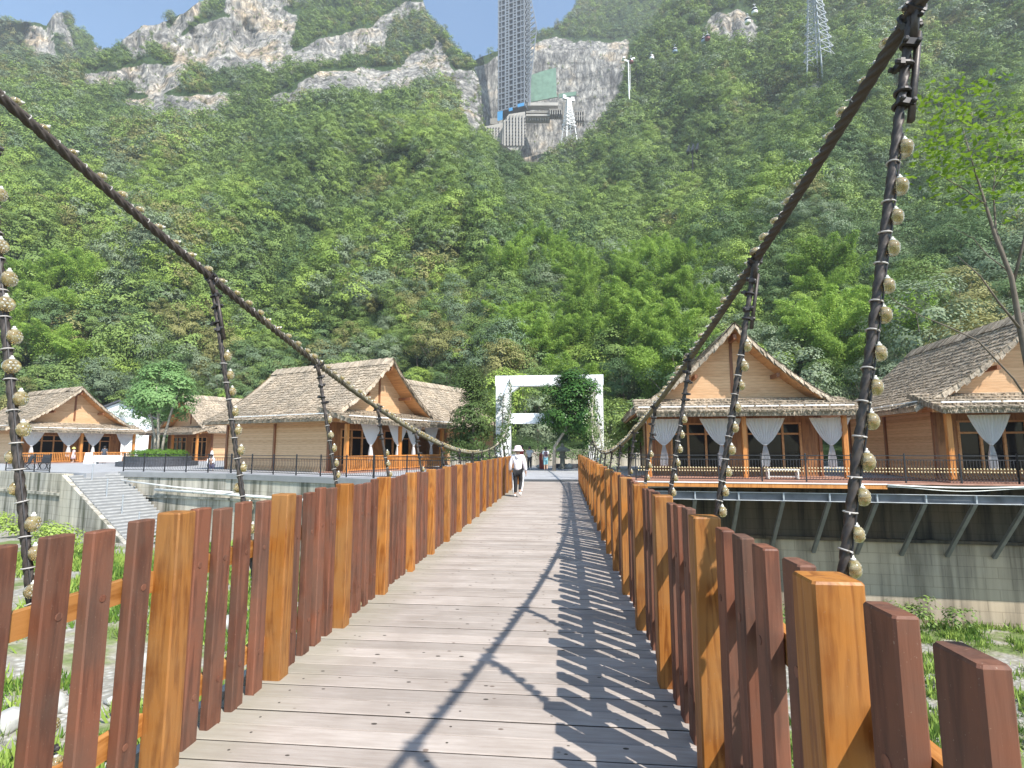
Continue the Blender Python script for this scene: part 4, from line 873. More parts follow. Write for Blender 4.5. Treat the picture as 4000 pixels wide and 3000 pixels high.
def thatch_course(mb, A0, A1, B0, B1, th, g, step=.11, jag=.11):
    """one course of thatch tufts: upper edge A0-A1, lower edge B0-B1"""
    A0, A1, B0, B1 = (np.array(q, float) for q in (A0, A1, B0, B1)); L = np.linalg.norm(B1 - B0); n = max(2, int(L / step))
    nr = np.cross(A1 - A0, B0 - A0); nr /= np.linalg.norm(nr); nr = nr if nr[2] > 0 else -nr; dn = (B0 - A0) / np.linalg.norm(B0 - A0)
    V = []; F = []
    for i in range(n):
        t0, t1 = i / n, (i + 1) / n; tm = (t0 + t1) / 2 + g.uniform(-.3, .3) / n; j = g.uniform(-.4, 1) * jag; lift = th * g.uniform(.75, 1.3)
        a, b_ = A0 + (A1 - A0) * t0, A0 + (A1 - A0) * t1; c, d = B0 + (B1 - B0) * (t1 + .2 / n), B0 + (B1 - B0) * (t0 - .2 / n)
        k = len(V); V += [a, b_, c + nr * lift + dn * j * g.uniform(.4, 1), d + nr * lift + dn * j, c + dn * j * .7, d + dn * j * .7 ]
        F += [(k, k + 1, k + 2, k + 3), (k + 3, k + 2, k + 4, k + 5)]
    mb.add(np.array(V), F)
def curtain_mesh(seed, w0=1.0, zt=3.06, zk=1.72, zb=.62):
    g = np.random.default_rng(seed); nz, nx = 30, 46; V = []
    for i in range(nz):
        z = zt + (zb - zt) * i / (nz - 1)
        if z > zk: t = (z - zk) / (zt - zk); hw = .055 + (w0 - .055) * t ** .62; dp = .05 * (1 - abs(2 * t - 1) * .5)
        else: t = (zk - z) / (zk - zb); hw = .055 + .17 * min(1, t * 1.6) ** .8 * (1 - .15 * t); dp = .06 * min(1, 3 * t) + .01
        for j in range(nx):
            u = j / (nx - 1) * 2 - 1; a = .35 * math.sin(5 * u + z); V.append((hw * u, dp * math.sin(u * 34 + a) + .05 * (1 - u * u) * (1 if z < zk else .4), z + (.0 if z > zk else .05 * math.cos(u * 9))))
    F = [(i * nx + j, i * nx + j + 1, (i + 1) * nx + j + 1, (i + 1) * nx + j) for i in range(nz - 1) for j in range(nx - 1)]
    me = MB().add(V, F).mesh('curtain', M['curtain'], True)
    return me
CURT = [curtain_mesh(3)]; TIE = MB().torus((0, .02, 1.72), (0, 0, 1), .075, .022, 12, 6).mesh('tie_back', M['white'], True)
def cabin(loc, rz, label, L=11, wh=4.5, front=True, curtains=(-4.0, -1.05, 1.05, 4.1), porch_rail=False, seed=1, strip=True, chip=False, side_post=True, curtain_words='', step=.085, hip=False):
    """gabled cabin: local -y is the porch front, ridge along +y"""
    g = np.random.default_rng(seed); c = empty('thatched_cabin', (loc[0], loc[1], 0), rz, label, 'cabin', 'thatched cabins by the river')
    FO, BO, W2 = 1.25, .9, 5.9
    # thatch, both slopes, in overlapping courses
    mb = MB(); NC = 21
    for sd in (-1, 1):
        for k in range(NC):
            a, b_ = prof_at(k / NC), prof_at((k + 1) / NC + .012)
            ch = (.9 * (NC - k) / NC) if hip else 0
            thatch_course(mb, (sd * a[0], -FO, a[1]), (sd * a[0], L + BO - ch, a[1]), (sd * b_[0], -FO, b_[1]), (sd * b_[0], L + BO - ch, b_[1]), .06, g, step, .17)
        prof = [prof_at(s) for s in np.linspace(0, 1, 14)]
        for (a, b_) in zip(prof[:-1], prof[1:]):      # body of the thatch
            mb.extr([(sd * a[0], -FO + .03, a[1] - .02), (sd * b_[0], -FO + .03, b_[1] - .02), (sd * b_[0], -FO + .03, b_[1] - .24), (sd * a[0], -FO + .03, a[1] - .24)], (0, L + FO + BO - .06, 0))
        for k in range(46):             # ragged verge at the front and back
            s = (k + g.random()) / 46; p = prof_at(s); q = prof_at(min(1, s + .035))
            for yy, dr in ((-FO, -1), (L + BO, 1)):
                r1, r2 = g.uniform(.03, .14), g.uniform(.16, .34)
                mb.add([(sd * p[0], yy - dr * .05, p[1] + .07), (sd * q[0], yy - dr * .05, q[1] + .07), (sd * (q[0] - .03), yy + dr * r1, q[1] - r2), (sd * (p[0] - .03), yy + dr * r1, p[1] - r2 * .8)], [(0, 1, 2, 3)])
    # ridge cap
    for k in range(int((L + FO + BO) / .16)):
        y = -FO + .16 * k; h = .10 + g.uniform(-.02, .03)
        for sd in (-1, 1): mb.add([(0, y, 7.88 + h), (0, y + .2, 7.88 + h), (sd * .55, y + .2, 7.36 + h * .7), (sd * (.5 + g.uniform(0, .1)), y, 7.38 + h * .6)], [(0, 1, 2, 3)])
    # eave fringe
    for sd in (-1, 1):
        for k in range(int((L + FO + BO) / .07)):
            y = -FO + .07 * k; p = prof_at(1); d = g.uniform(.08, .24)
            mb.add([(sd * p[0], y, p[1] + .02), (sd * p[0], y + .085, p[1] + .02), (sd * (p[0] + g.uniform(.02, .12)), y + .05, p[1] - d)], [(0, 1, 2)])
    roof = mb.build('roof', M['thatch'], c)
    # porch apron of thatch under the gable
    if front:
        mb = MB(); za, zb_, y0, y1 = 4.12, 3.22, .0, -3.0
        for k in range(5):
            t0, t1 = k / 5, (k + 1) / 5 + .02
            thatch_course(mb, (-5.55, y0 + (y1 - y0) * t0, za + (zb_ - za) * t0), (5.55, y0 + (y1 - y0) * t0, za + (zb_ - za) * t0), (-5.7, y0 + (y1 - y0) * t1, za + (zb_ - za) * t1), (5.7, y0 + (y1 - y0) * t1, za + (zb_ - za) * t1), .09, g, step)
        mb.extr([(-5.6, y0, za - .03), (-5.6, y1 + .05, zb_ - .03), (-5.6, y1 + .05, zb_ - .22), (-5.6, y0, za - .22)], (11.2, 0, 0))
        for k in range(int(11.3 / .06)):
            x = -5.65 + .06 * k; d = g.uniform(.10, .27); mb.add([(x, y1, zb_ + .05), (x + .085, y1, zb_ + .05), (x + .04, y1 - g.uniform(.02, .1), zb_ - d)], [(0, 1, 2)])
        for sd in (-1, 1):
            for k in range(30):
                t = k / 30; d = g.uniform(.15, .36); y = y0 + (y1 - y0) * t; z = za + (zb_ - za) * t; mb.add([(sd * 5.6, y, z + .04), (sd * 5.6, y - .1, z + .03), (sd * (5.62 + g.uniform(0, .08)), y - .05, z - d)], [(0, 1, 2)])
        mb.build('porch_roof', M['thatch'], c)
    # soffit boards and gable walls
    mb = MB()
    for sd in (-1, 1):
        for (a, b_) in zip(prof[:-1], prof[1:]): mb.extr([(sd * a[0], -FO + .1, a[1] - .245), (sd * b_[0] * .985, -FO + .1, b_[1] - .245), (sd * b_[0] * .985, -FO + .1, b_[1] - .30), (sd * a[0], -FO + .1, a[1] - .30)], (0, L + FO + BO - .2, 0))
    mb.build('soffit', M['soffit'], c)
    gp = [(x, z - .31) for x, z in PROF if x < wh] + [(wh, np.interp(wh, [q[0] for q in PROF], [q[1] for q in PROF]) - .31)]
    poly = [(-x, z) for x, z in gp[::-1]] + [(x, z) for x, z in gp[1:]]
    ze = gp[-1][1]
    full = [(-wh, .0)] + poly + [(wh, .0)]
    mb = MB(); mb.extr([(x, L - .12, z) for x, z in full], (0, .12, 0))
    mb.extr([(x, 0, z) for x, z in ([(-wh, 3.2)] + poly + [(wh, 3.2)])], (0, .12, 0))
    for sd in (-1, 1): mb.box((sd * (wh - .06), L / 2, ze / 2), (.12, L - .26, ze))
    mb.build('wall', M['siding'], c)
    MB().box((0, -.03, 5.8), (.16, .06, 2.9)).build('king_post', M['darkwood'], c); MB().box((0, -.5, 7.2), (.18, 1.3, .26)).build('ridge_beam', M['darkwood'], c)
    for sd in (-1, 1):
        for yy in (0.0, L / 2, L): MB().box((sd * (wh + .02), yy, ze / 2), (.16, .18, ze - .01)).build('corner_post', M['darkwood'], c)
        p = np.array(prof_at(.42)); MB().box((sd * p[0] * .95, -.55, p[1] - .55), (.16, 1.15, .2)).build('purlin', M['darkwood'], c)
    if strip:
        mb = MB()
        if front:
            for k in range(9): mb.box((-5.0 + 1.2 * k + .02, -2.75, 3.50), (1.1, .05, .05))
        for k in range(int(L / 1.2)): mb.box((-5.62, -.4 + 1.2 * k, 3.68), (.05, 1.1, .05))
        mb.build('light_strip', M['white'], c)
    # porch front
    if front:
        zf = 3.1
        mfw = M['porchwall']
        for x in (-4.95, 0, 4.95):
            MB().box((x, -2.0, zf / 2 - .02), (.22, .22, zf - .1)).build('post', M['orange'], c)
        mb = MB(); mb.box((0, -2.0, 3.2), (11.0, .18, .2)); mb.box((0, -1.0, 3.28), (.14, 2.0, .16)); 
        for x in (-4.95, 4.95): mb.box((x, -1.0, 3.28), (.14, 1.9, .16))
        mb.build('beam', M['soffit'], c)
        mb = MB(); mb.box((0, -1.2, .03), (10.6, 2.4, .06)); mb.build('porch_floor', M['terrace'], c)
        # glazed front wall
        xs = [-4.9, -3.4, -.55, .55, 3.4, 4.9]
        mb = MB()
        for a, b_ in ((-wh, -3.55), (-.6, .6), (3.55, wh)): mb.box(((a + b_) / 2, .06, 1.6), (b_ - a, .12, 3.2))
        for a, b_ in ((-3.55, -.6), (.6, 3.55)): mb.box(((a + b_) / 2, .06, 3.0), (b_ - a, .12, .4)); mb.box(((a + b_) / 2, .06, .2), (b_ - a, .12, .4))
        mb.build('front_wall', mfw, c)
        for a, b_ in ((-3.55, -.6), (.6, 3.55)):
            wd = empty('window', ((a + b_) / 2, 0, 1.6)); wd.parent = c; KIDS.setdefault(c.name, []).append(wd); w_ = b_ - a
            mb = MB(); mb.box((0, .02, .62), (w_, .1, .09))
            for x in (-w_ / 2 + .05, -w_ / 6, w_ / 6, w_ / 2 - .05): mb.box((x, .0, 0), (.11, .1, 2.4))
            mb.box((0, 0, 1.16), (w_, .09, .09)); mb.box((0, 0, -1.16), (w_, .09, .09)); mb.build('frame', M['soffit'], wd)
            MB().box((0, .06, 0), (w_, .02, 2.4)).build('pane', M['glass'], wd)
        nmz = ['leftmost', 'second from left', 'third from left', 'rightmost']
        for k, x in enumerate(curtains):
            q = link('curtain', CURT[0], None); cr, sr = math.cos(rz), math.sin(rz); x += g.uniform(-.06, .06)
            q.location = (loc[0] + cr * x + sr * 1.98, loc[1] + sr * x - cr * 1.98, .0); q.rotation_euler = (0, 0, rz); q.scale = (g.uniform(.92, 1.08) * (.92 if abs(x) > 2 else 1), 1, 1)
            nm = nmz[k] if len(curtains) == 4 else ['only'][k]
            tag(q, 'tied white curtain, %s on %s' % (nm, curtain_words), 'curtain', 'tied white curtains on the porches'); tb = link('tie_back', TIE, q)
    if porch_rail and front:
        pr = empty('porch_railing', (0, -2.05, .06)); pr.parent = c; KIDS.setdefault(c.name, []).append(pr)
        mb = MB(); mb.box((0, 0, .95), (9.8, .09, .09)); mb.box((0, 0, .12), (9.8, .07, .08)); mb.build('rail', M['orange'], pr)
        mb = MB()
        for k in range(70): mb.box((-4.85 + .14 * k, 0, .53), (.06, .05, .76))
        mb.build('balusters', M['orange'], pr)
    return c
ce = cabin((9.3, 30.45), R(-4), 'thatched cabin seen head-on on the terrace to the right of the gateway', L=10, seed=1, curtain_words='the head-on cabin on the terrace')
cf = cabin((22.7, 27.9), R(-6), 'thatched cabin cut off by the right edge of the photo', L=10, seed=2, curtains=(-3.3, -.6, 1.4, 3.9), curtain_words='the far right cabin')
cabin((-13.25, 37.4), R(67), 'large thatched cabin with a long plank wall on the left river bank', L=10.4, seed=3, porch_rail=True, hip=True, curtain_words='the porch of the long plank cabin', curtains=(-2.8, -.2, 1.6, 3.6))
cabin((-51.6, 52.0), R(67), 'thatched cabin at the far left behind the stone steps', L=10.4, seed=4, porch_rail=True, curtain_words='the porch of the cabin at the far left', hip=True, step=.13)
cabin((-14.7, 49.4), R(-23.6), 'thatched cabin half hidden behind the large cabin with the long plank wall', L=8.6, seed=5, front=False, hip=True, step=.13, strip=False)
cabin((-45.4, 61.5), R(-23.6), 'thatched cabin half hidden behind the tree in the round planter', L=9, seed=6, curtains=(), hip=True, step=.13, strip=False)
ce.scale = (.955, 1, 1.04); cf.scale = (1, 1, 1.03)
# ---------------------------------------------------------------- trees one can tell apart
# (the canopy above keeps clear of them: see front_row)
TK = {}
for i, (mk, nm, lb) in enumerate([('leaf_mid', 'broadleaf_tree', 'bushy mid green tree at the foot of the wooded slope'), ('leaf_dark', 'broadleaf_tree', 'dark green dense tree at the foot of the wooded slope'),
        ('leaf_olive', 'broadleaf_tree', 'olive green loose tree at the foot of the wooded slope'), ('leaf_grey', 'broadleaf_tree', 'pale grey green tree at the foot of the wooded slope'), ('leaf_lite', 'broadleaf_tree', 'fresh light green tree at the foot of the wooded slope')]):
    TK[mk] = [(tree_meshes(500 + 10 * i + v, [2.7, 3.3][v], [6.0, 7.5][v], 2.0, 19, 1.15, .22, 2.1, mk, .17), nm, lb) for v in (0, 1)]
BK = [bamboo_meshes(600 + v, [12.5, 14.5, 11][v], 26, .32, 1300) for v in range(3)]
g = np.random.default_rng(21); nb = nt_ = 0
for bi, (p, px, py, s) in enumerate(front_row + bam_row):
    bam = bi >= len(front_row) or (1990 < px < 2720 and g.random() < .35)
    if bam:
        cm, tm = BK[int(g.integers(0, 3))]; r_ = empty('bamboo_clump', tuple(p), g.uniform(0, 6.28), 'feathery bright green bamboo clump at the foot of the wooded slope', 'bamboo', 'bamboo clumps below the slope'); link('crown', cm, r_); link('culms', tm, r_)
    else:
        z = g.random(); mk = 'leaf_dark' if z < .34 else 'leaf_mid' if z < .6 else 'leaf_olive' if z < .78 else 'leaf_lite' if z < .9 else 'leaf_grey'
        (cm, tm), nm, lb = TK[mk][int(g.integers(0, 2))]; r_ = empty(nm, tuple(p), g.uniform(0, 6.28), lb, 'tree', 'trees at the foot of the wooded slope'); link('crown', cm, r_); link('trunk', tm, r_)
    k = s * g.uniform(.9, 1.15); r_.scale = (k, k, k * g.uniform(.85, 1.15))
def single(name, label, cat, loc, lobes, leaf, per, mat, trunks, bark='bark', seed=1, flat=.85, aspect=.6, droop=0, group=None):
    g = np.random.default_rng(seed); r_ = empty(name, loc, 0, label, cat, group); V = crown_verts(g, lobes, leaf, per, flat, aspect, droop); link('crown', fast_mesh('crown', V, quads(V), M[mat]), r_)
    if trunks:
        tb = MB()
        for pts, rad in trunks: tb.tube(pts, rad, 7)
        tb.build('trunk', M[bark], r_, smooth=True)
    return r_
# tree in the round planter
g = np.random.default_rng(8)
L = [(np.array([q[0] * 1.0, q[1], q[2]]), rr) for q, rr in lobe_set(g, 2.6, 5.6, 2.6, 34, .95)]
tr_ = [([(math.cos(a) * .25, math.sin(a) * .25, 0), (math.cos(a) * .35, math.sin(a) * .35, 1.6), (math.cos(a) * .9, math.sin(a) * .9, 4.2), (math.cos(a) * 1.5, math.sin(a) * 1.5, 6)], [.13, .10, .07, .03]) for a in np.arange(5) * 1.257]
PL = at(618, 1800, Y=43.6); px_, py_ = float(PL[0]), 43.6
single('planter_tree', 'round leafy tree with several pale stems in the round planter', 'tree', (px_, py_, .7), L, .22, 3.6, 'leaf_planter', tr_, 'bark_pale', 3)
pl = empty('round_planter', (px_, py_, 0), 0, 'low round dark slate planter in two tiers on the plaza', 'planter')
MB().lathe([(3.0, -.05), (3.0, .38), (2.75, .38)], 40).build('lower_tier', plain('dark_slate', (.06, .062, .072), .6, 0, .25, 5), pl); MB().lathe([(2.5, .36), (2.5, .80), (2.2, .80), (2.2, .6)], 40).build('upper_tier', bpy.data.materials['dark_slate'], pl)
Lh = [(np.array([1.75 * math.cos(a), 1.75 * math.sin(a), .85]), .62) for a in np.arange(14) * .4488] + [(np.array([.9 * math.cos(a), .9 * math.sin(a), .95]), .6) for a in np.arange(6) * 1.047]
single('hedge', 'trimmed bright green hedge filling the round planter', 'hedge', (px_, py_, 0), Lh, .11, 2.2, 'leaf_hedge', None, seed=4)

# gateway at the far end, with climbers and trees
YP = 38.6
gw = empty('gateway', (-1.03, YP, 0), 0, 'white concrete gateway frame with two beams beyond the end of the bridge', 'gateway')
for sd in (-1, 1): MB().box((sd * 3.3, 0, 3.0), (1.05, .8, 6.02)).build('column', M['white'], gw)
def stain_white():
    m, n, l, b = mat_new('stained_white_paint'); b.inputs['Roughness'].default_value = .6; t = N(n, 'ShaderNodeTexNoise', Scale=1.4, Detail=6, Roughness=.7); l.new(coords(n, l, (1.6, 1.6, .12)), t.inputs[0])
    r = ramp(n, [(.34, (.5, .5, .5)), (.46, (.86, .86, .86))]); l.new(t.outputs[0], r.inputs[0]); l.new(r.outputs[0], b.inputs['Base Color']); return m
MB().box((0, 0, 6.36), (7.75, .8, .74)).build('top_beam', stain_white(), gw); MB().box((0, 0, 3.63), (5.52, .6, .74)).build('lower_beam', M['white'], gw)
for sd in (-1, 1):
    mb = MB(); mb.extr([(sd * 2.77, -.35, 6.0), (sd * 2.1, -.35, 6.0), (sd * 2.77, -.35, 5.45)], (0, .7, 0)); mb.build('haunch', M['white'], gw)
def column_lobes(g, x, w_, z0, z1, n, r): return [(np.array([x + g.uniform(-w_, w_) * (1 - .35 * i / n), g.uniform(-w_, w_) * .7, z0 + (z1 - z0) * i / (n - 1)]), r * g.uniform(.75, 1.25)) for i in range(n)]
g = np.random.default_rng(31)
single('climber_bush', 'tall bush of olive green climbers beside the left column of the gateway', 'bush', (-6.3, 36.6, 0), column_lobes(g, 0, 1.25, .5, 6.6, 30, .8), .17, 3.0, 'leaf_vine', [([(0, 0, -.1), (.1, 0, 3), (0, 0, 6)], [.12, .1, .04])], seed=32, droop=.6)
single('climbing_vine', 'loose vine hanging down in front of the left column of the gateway', 'vine', (-4.35, 37.6, 0), column_lobes(g, 0, .42, .3, 5.2, 22, .32), .13, 2.2, 'leaf_vine', [([(.3, 0, -.1), (0, 0, 2.5), (.1, 0, 5.2)], [.05, .04, .02])], seed=33, droop=.8)
Lr = [(np.array([g.uniform(-1.9, 1.1), g.uniform(-1.0, 1.0), 2.5 + 3.9 * g.random()]), g.uniform(.65, 1.05)) for _ in range(40)] + [(np.array([g.uniform(.8, 2.2), 0, g.uniform(1.6, 4)]), .6) for _ in range(5)]
single('shade_tree', 'dark glossy tree in front of the right half of the white gateway', 'tree', (.75, 36.6, 0), Lr, .20, 3.6, 'leaf_gloss', [([(-1.45, .4, -.05), (-1.4, .3, 1.6), (-.6, .1, 2.8), (0, 0, 4.6)], [.14, .11, .09, .04])], 'bark_pale', 34)
Lr = [(np.array([g.uniform(-1.5, 1.6), g.uniform(-1, 1), 1.0 + 3.7 * g.random()]), g.uniform(.6, 1.0)) for _ in range(24)]
single('leafy_tree', 'light green leafy tree to the right of the gateway behind the head-on cabin eave', 'tree', (4.7, 39.8, 0), Lr, .2, 2.6, 'leaf_mid', [([(0, 0, -.1), (0, 0, 2), (0, 0, 4)], [.14, .1, .05])], 'bark', 35)
def vine_on(path, label, seed, n, spread, leaf, mat='leaf_vine'):
    g = np.random.default_rng(seed); P = np.array(path, float); t = g.random(n) * (len(P) - 1); i = np.clip(t.astype(int), 0, len(P) - 2); f = (t - i)[:, None]; Q = P[i] * (1 - f) + P[i + 1] * f
    Q = Q + g.normal(size=(n, 3)) * spread; nn = g.normal(size=(n, 3)) + np.array([0, -.6, .4]); nn /= np.linalg.norm(nn, axis=1)[:, None]
    base = P[0]; r_ = empty('cable_vine', tuple(base), 0, label, 'vine'); V = leaf_quads(Q - base, nn, leaf, g, .65); link('leaves', fast_mesh('leaves', V, quads(V), M[mat]), r_)
    tb = MB(); tb.tube(P - base, .035, 6); tb.build('stem', M['bark_pale'], r_, smooth=True); return r_
cyl = lambda s, ys: [(cx(s, y), y, cz(y)) for y in ys]
vine_on(cyl(-1, np.linspace(19, 37.5, 14)), 'leafy vine climbing the far end of the suspension cable by the big cabin', 41, 900, np.array([.10, .1, .16]), .10)
vine_on(cyl(1, np.linspace(21, 37.5, 14)), 'leafy vine climbing the far end of the suspension cable by the head-on cabin', 42, 700, np.array([.10, .1, .14]), .10)
M['leaf_pale'] = leaf_mat('pale_flecked_leaves', (.14, .17, .07), (.42, .44, .26), .2, .35, 3)
for k, (x, y, z1, n, sp) in enumerate([(1.75, 25.4, 2.6, 800, .26), (2.15, 26.6, 1.6, 450, .28), (1.55, 27.6, 3.6, 420, .2)]):
    vine_on([(x, y, -.1), (x + .06, y, z1 * .5), (x - .12, y + .1, z1)], ['tangle of pale flecked leaves at the terrace end of the bridge', 'low clump of pale flecked leaves by the terrace railing corner', 'tall thin tangle of pale flecked leaves behind the bridge fence end'][k], 50 + k, n, np.array([sp, sp, .3]), .085, 'leaf_pale')
# back of the plaza
single('hedge', 'tall green hedge along the back of the plaza behind the gateway', 'hedge', (-1, 44.5, 0), [(np.array([x, g.uniform(-.3, .3), .6 + g.uniform(0, 1.0)]), .8) for x in np.arange(-8, 9, .45)], .14, 1.9, 'leaf_dark', None, seed=36)
gwz = empty('garden_wall', (0, 47, 0), 0, 'plain grey garden wall behind the plaza hedge', 'wall'); MB().box((1, 0, .7), (22, .3, 1.4)).build('wall', M['wall'], gwz)
for k, (x, r0) in enumerate([(-6.5, 2.2), (-2.5, 2.0), (2.0, 2.1), (6.5, 2.6)]):
    single('garden_tree', ['leafy tree behind the climber bush on the left', 'leafy tree seen through the left part of the gateway', 'leafy tree behind the dark glossy tree', 'leafy tree behind the roof corner of the head-on cabin'][k], 'tree', (x, 50 + k % 2 * 2, 0), lobe_set(np.random.default_rng(60 + k), r0, 5, 1.2, 14, .95), .24, 2.2, ['leaf_mid', 'leaf_grey', 'leaf_mid', 'leaf_dark'][k], [([(0, 0, -.1), (0, 0, 2), (0, 0, 4)], [.14, .1, .05])], seed=64 + k)
kb = empty('garden_kerb', (1.2, 41.4, 0), 0, 'low dark stone kerb at the back of the plaza', 'kerb'); MB().box((0, 0, .16), (4.2, .35, .34), ch=.03).build('kerb', bpy.data.materials['dark_slate'], kb)
M['rock_white'] = plain('pale_boulder', (.42, .41, .38), .8, 0, .25, 2.5, .4)
def rock_mesh(seed, r, sq=(1, 1, .65)):
    g = np.random.default_rng(seed); bm = bmesh.new(); bmesh.ops.create_icosphere(bm, subdivisions=3, radius=1)
    D = [(Vector(g.normal(size=3)).normalized(), g.uniform(.55, .95)) for _ in range(9)]
    for v in bm.verts:
        d = v.co.normalized(); k = 1.0
        for a, h in D:
            q = d.dot(a)
            if q > h * .9: k = min(k, h / q) if q > h else k
        v.co = d * k * (1 + .05 * math.sin(7 * d.x + seed) * math.cos(6 * d.y)); v.co = Vector((v.co.x * sq[0], v.co.y * sq[1], v.co.z * sq[2])) * r
    me = bpy.data.meshes.new('boulder'); bm.to_mesh(me); bm.free(); me.materials.append(M['rock_white']); me.polygons.foreach_set('use_smooth', [True] * len(me.polygons)); return me
for k, (x, y) in enumerate([(.35, 40.4), (-1.75, 40.6)]):
    tag(link('garden_rock', rock_mesh(70 + k, .38), None, (x, y, .15)), ['white garden rock in front of the low kerb', 'white garden rock beside the red bin'][k], 'rock')
ln = empty('stone_lantern', (-.12, 40.2, 0), 0, 'squat stone garden lantern with a spreading cap on the plaza', 'lantern'); ms = plain('mossy_stone', (.20, .20, .165), .9, 0, .3, 6, .3)
MB().lathe([(.34, 0), (.34, .12), (.2, .16), (.17, .75), (.3, .85), (.3, .95)], 10).build('base', ms, ln); MB().lathe([(.2, .95), (.2, 1.25), (.6, 1.28), (.5, 1.42), (.16, 1.62), (.1, 1.8), (.02, 1.9)], 10).build('cap', ms, ln)
rb = empty('litter_bin', (-1.55, 39.6, 0), 0, 'dark red bin standing on the plaza between the strollers', 'bin'); mr_ = plain('dark_red_paint', (.22, .03, .028), .5)
MB().lathe([(.2, 0), (.26, .1), (.28, .95), (.22, 1.0)], 14).build('body', mr_, rb); MB().lathe([(.3, 1.0), (.26, 1.08), (.08, 1.2)], 14).build('lid', mr_, rb)
tag(MB().box((-.66, 26.1, .003), (3.1, 1.5, .02)).build('shadow_plate', plain('dark_shadow_plate', (.07, .07, .075), .6, .2)), 'dark plate standing in for the shadow across the far end of the bridge deck', 'plate')  # thin dark box laid as the shadow strip at the bridge end

# thin young tree in front of the far right cabin
g = np.random.default_rng(91); YT_ = 9.5
def sk(pts): return [tuple(at(px, py, Y=YT_ + dy)) for px, py, dy in pts]
limbs = [(sk([(4040, 2300, 0), (4030, 1500, 0), (3985, 1280, 0), (3950, 1080, 0), (3890, 930, 0), (3850, 800, .1), (3800, 640, .1), (3760, 500, .2)]), [.09, .075, .065, .05, .04, .03, .018, .007]),
 (sk([(3990, 1290, 0), (3900, 1180, -.2), (3830, 1080, -.3), (3740, 1000, -.5)]), [.03, .022, .015, .006]), (sk([(3950, 1080, 0), (3890, 900, .3), (3880, 740, .4), (3900, 560, .5)]), [.03, .025, .016, .006]),
 (sk([(3960, 1100, 0), (4010, 900, .1), (4030, 700, .2), (4010, 500, .3)]), [.035, .03, .02, .008]), (sk([(3850, 800, .1), (3770, 740, 0), (3680, 690, -.1), (3620, 650, -.2)]), [.018, .013, .008, .003]),
 (sk([(3880, 740, .4), (3960, 620, .4), (3990, 560, .4)]), [.016, .01, .004]), (sk([(4000, 1540, -.1), (3960, 1480, -.2), (3820, 1330, -.3), (3700, 1275, -.4), (3600, 1235, -.4), (3500, 1180, -.5), (3460, 1140, -.5)]), [.022, .02, .017, .014, .011, .008, .003]), (sk([(3940, 1060, 0), (3860, 1000, 0), (3800, 930, 0), (3700, 880, -.1)]), [.015, .012, .008, .003])]
yt = empty('young_tree', limbs[0][0][0], 0, 'thin young tree with sparse yellow green leaves at the right edge', 'tree'); base = np.array(limbs[0][0][0])
mb = MB()
for pts, rad in limbs: mb.tube(np.array(pts) - base, np.array(rad) * .72, 7)
mb.build('trunk', M['bark'], yt, smooth=True)
cl = [(3720, 400, .2), (3790, 330, .3), (3670, 360, .1), (3740, 470, .1), (3690, 420, 0), (3860, 360, .4), (3830, 430, .4), (3760, 560, .1), (3900, 460, .4), (3640, 620, -.2), (3700, 650, -.1), (3770, 620, 0), (3660, 570, -.1), (3880, 560, .4), (3960, 520, .3), (4010, 470, .3), (4030, 600, .2), (3800, 520, .2), (3720, 720, -.2), (3660, 690, -.2), (3810, 640, .1), (3880, 660, .3), (3950, 640, .4), (3780, 700, 0), (3990, 720, .2), (3700, 540, 0), (3640, 480, 0), (3750, 790, 0), (3920, 760, .1), (4020, 830, 0)]
LV = []
for (px, py, dy) in cl:
    c_ = at(px + g.uniform(-20, 20), py + g.uniform(-15, 15), Y=YT_ + dy) - base; n = 34; P = c_ + g.normal(size=(n, 3)) * np.array([.23, .22, .085]); nn = g.normal(size=(n, 3)) * .5 + np.array([0, -.1, .9]); nn /= np.linalg.norm(nn, axis=1)[:, None]; LV.append(leaf_quads(P, nn, .12, g, .55))
V = np.concatenate(LV); link('leaves', fast_mesh('leaves', V, quads(V), M['leaf_young']), yt)

# riverbed plants and stones
gp = bpy.data.collections.new('grass_kinds')
for k in range(4):
    g = np.random.default_rng(300 + k); n = 60; P = g.normal(size=(n, 3)) * np.array([.2, .2, 0]); t = g.normal(size=(n, 3)) * np.array([.5, .5, 0]) + np.array([0, 0, 1]); t /= np.linalg.norm(t, axis=1)[:, None]
    s = np.cross(t, g.normal(size=(n, 3))); s /= np.linalg.norm(s, axis=1)[:, None]; h = g.uniform(.06, .26, n)[:, None] * (1.5 if k == 3 else 1); wd = (.045 if k == 3 else .022)
    V = np.stack([P - s * wd * .5, P + s * wd * .5, P + t * h * .6 + s * wd * .5, P + t * h + t[:, [1, 0, 2]] * .08], 1).reshape(-1, 3); o = bpy.data.objects.new('tuft_%d' % k, fast_mesh('tuft', V, quads(V), M['leaf_lite' if k % 2 else 'leaf_hedge'])); gp.objects.link(o)
g = np.random.default_rng(310); n = 10000; y = -2 + 34 * g.random(n) ** 1.25; x = np.where(g.random(n) < .62, g.uniform(-26, -2.0, n), g.uniform(.8, 26, n)); m_ = fbm(x, y, 311, .35, 4) + .25 * fbm(x, y, 315, .9, 2)
front = y < np.where(x < -2.3, np.interp(x, [-40, -29, -20.7, -9.9, -2.3], [29.5, 29.5, 30.6, 26.2, 25]), 28.6); stair = (x < -20) & (y > 26.5); k_ = (m_ > -.045) & front & ~stair; x, y = x[k_], y[k_]; n = len(x)
z = bed_z(x, y) - .02
me = bpy.data.meshes.new('riverbed_grass'); me.vertices.add(n); me.vertices.foreach_set('co', np.stack([x, y, z], 1).astype(np.float32).ravel())
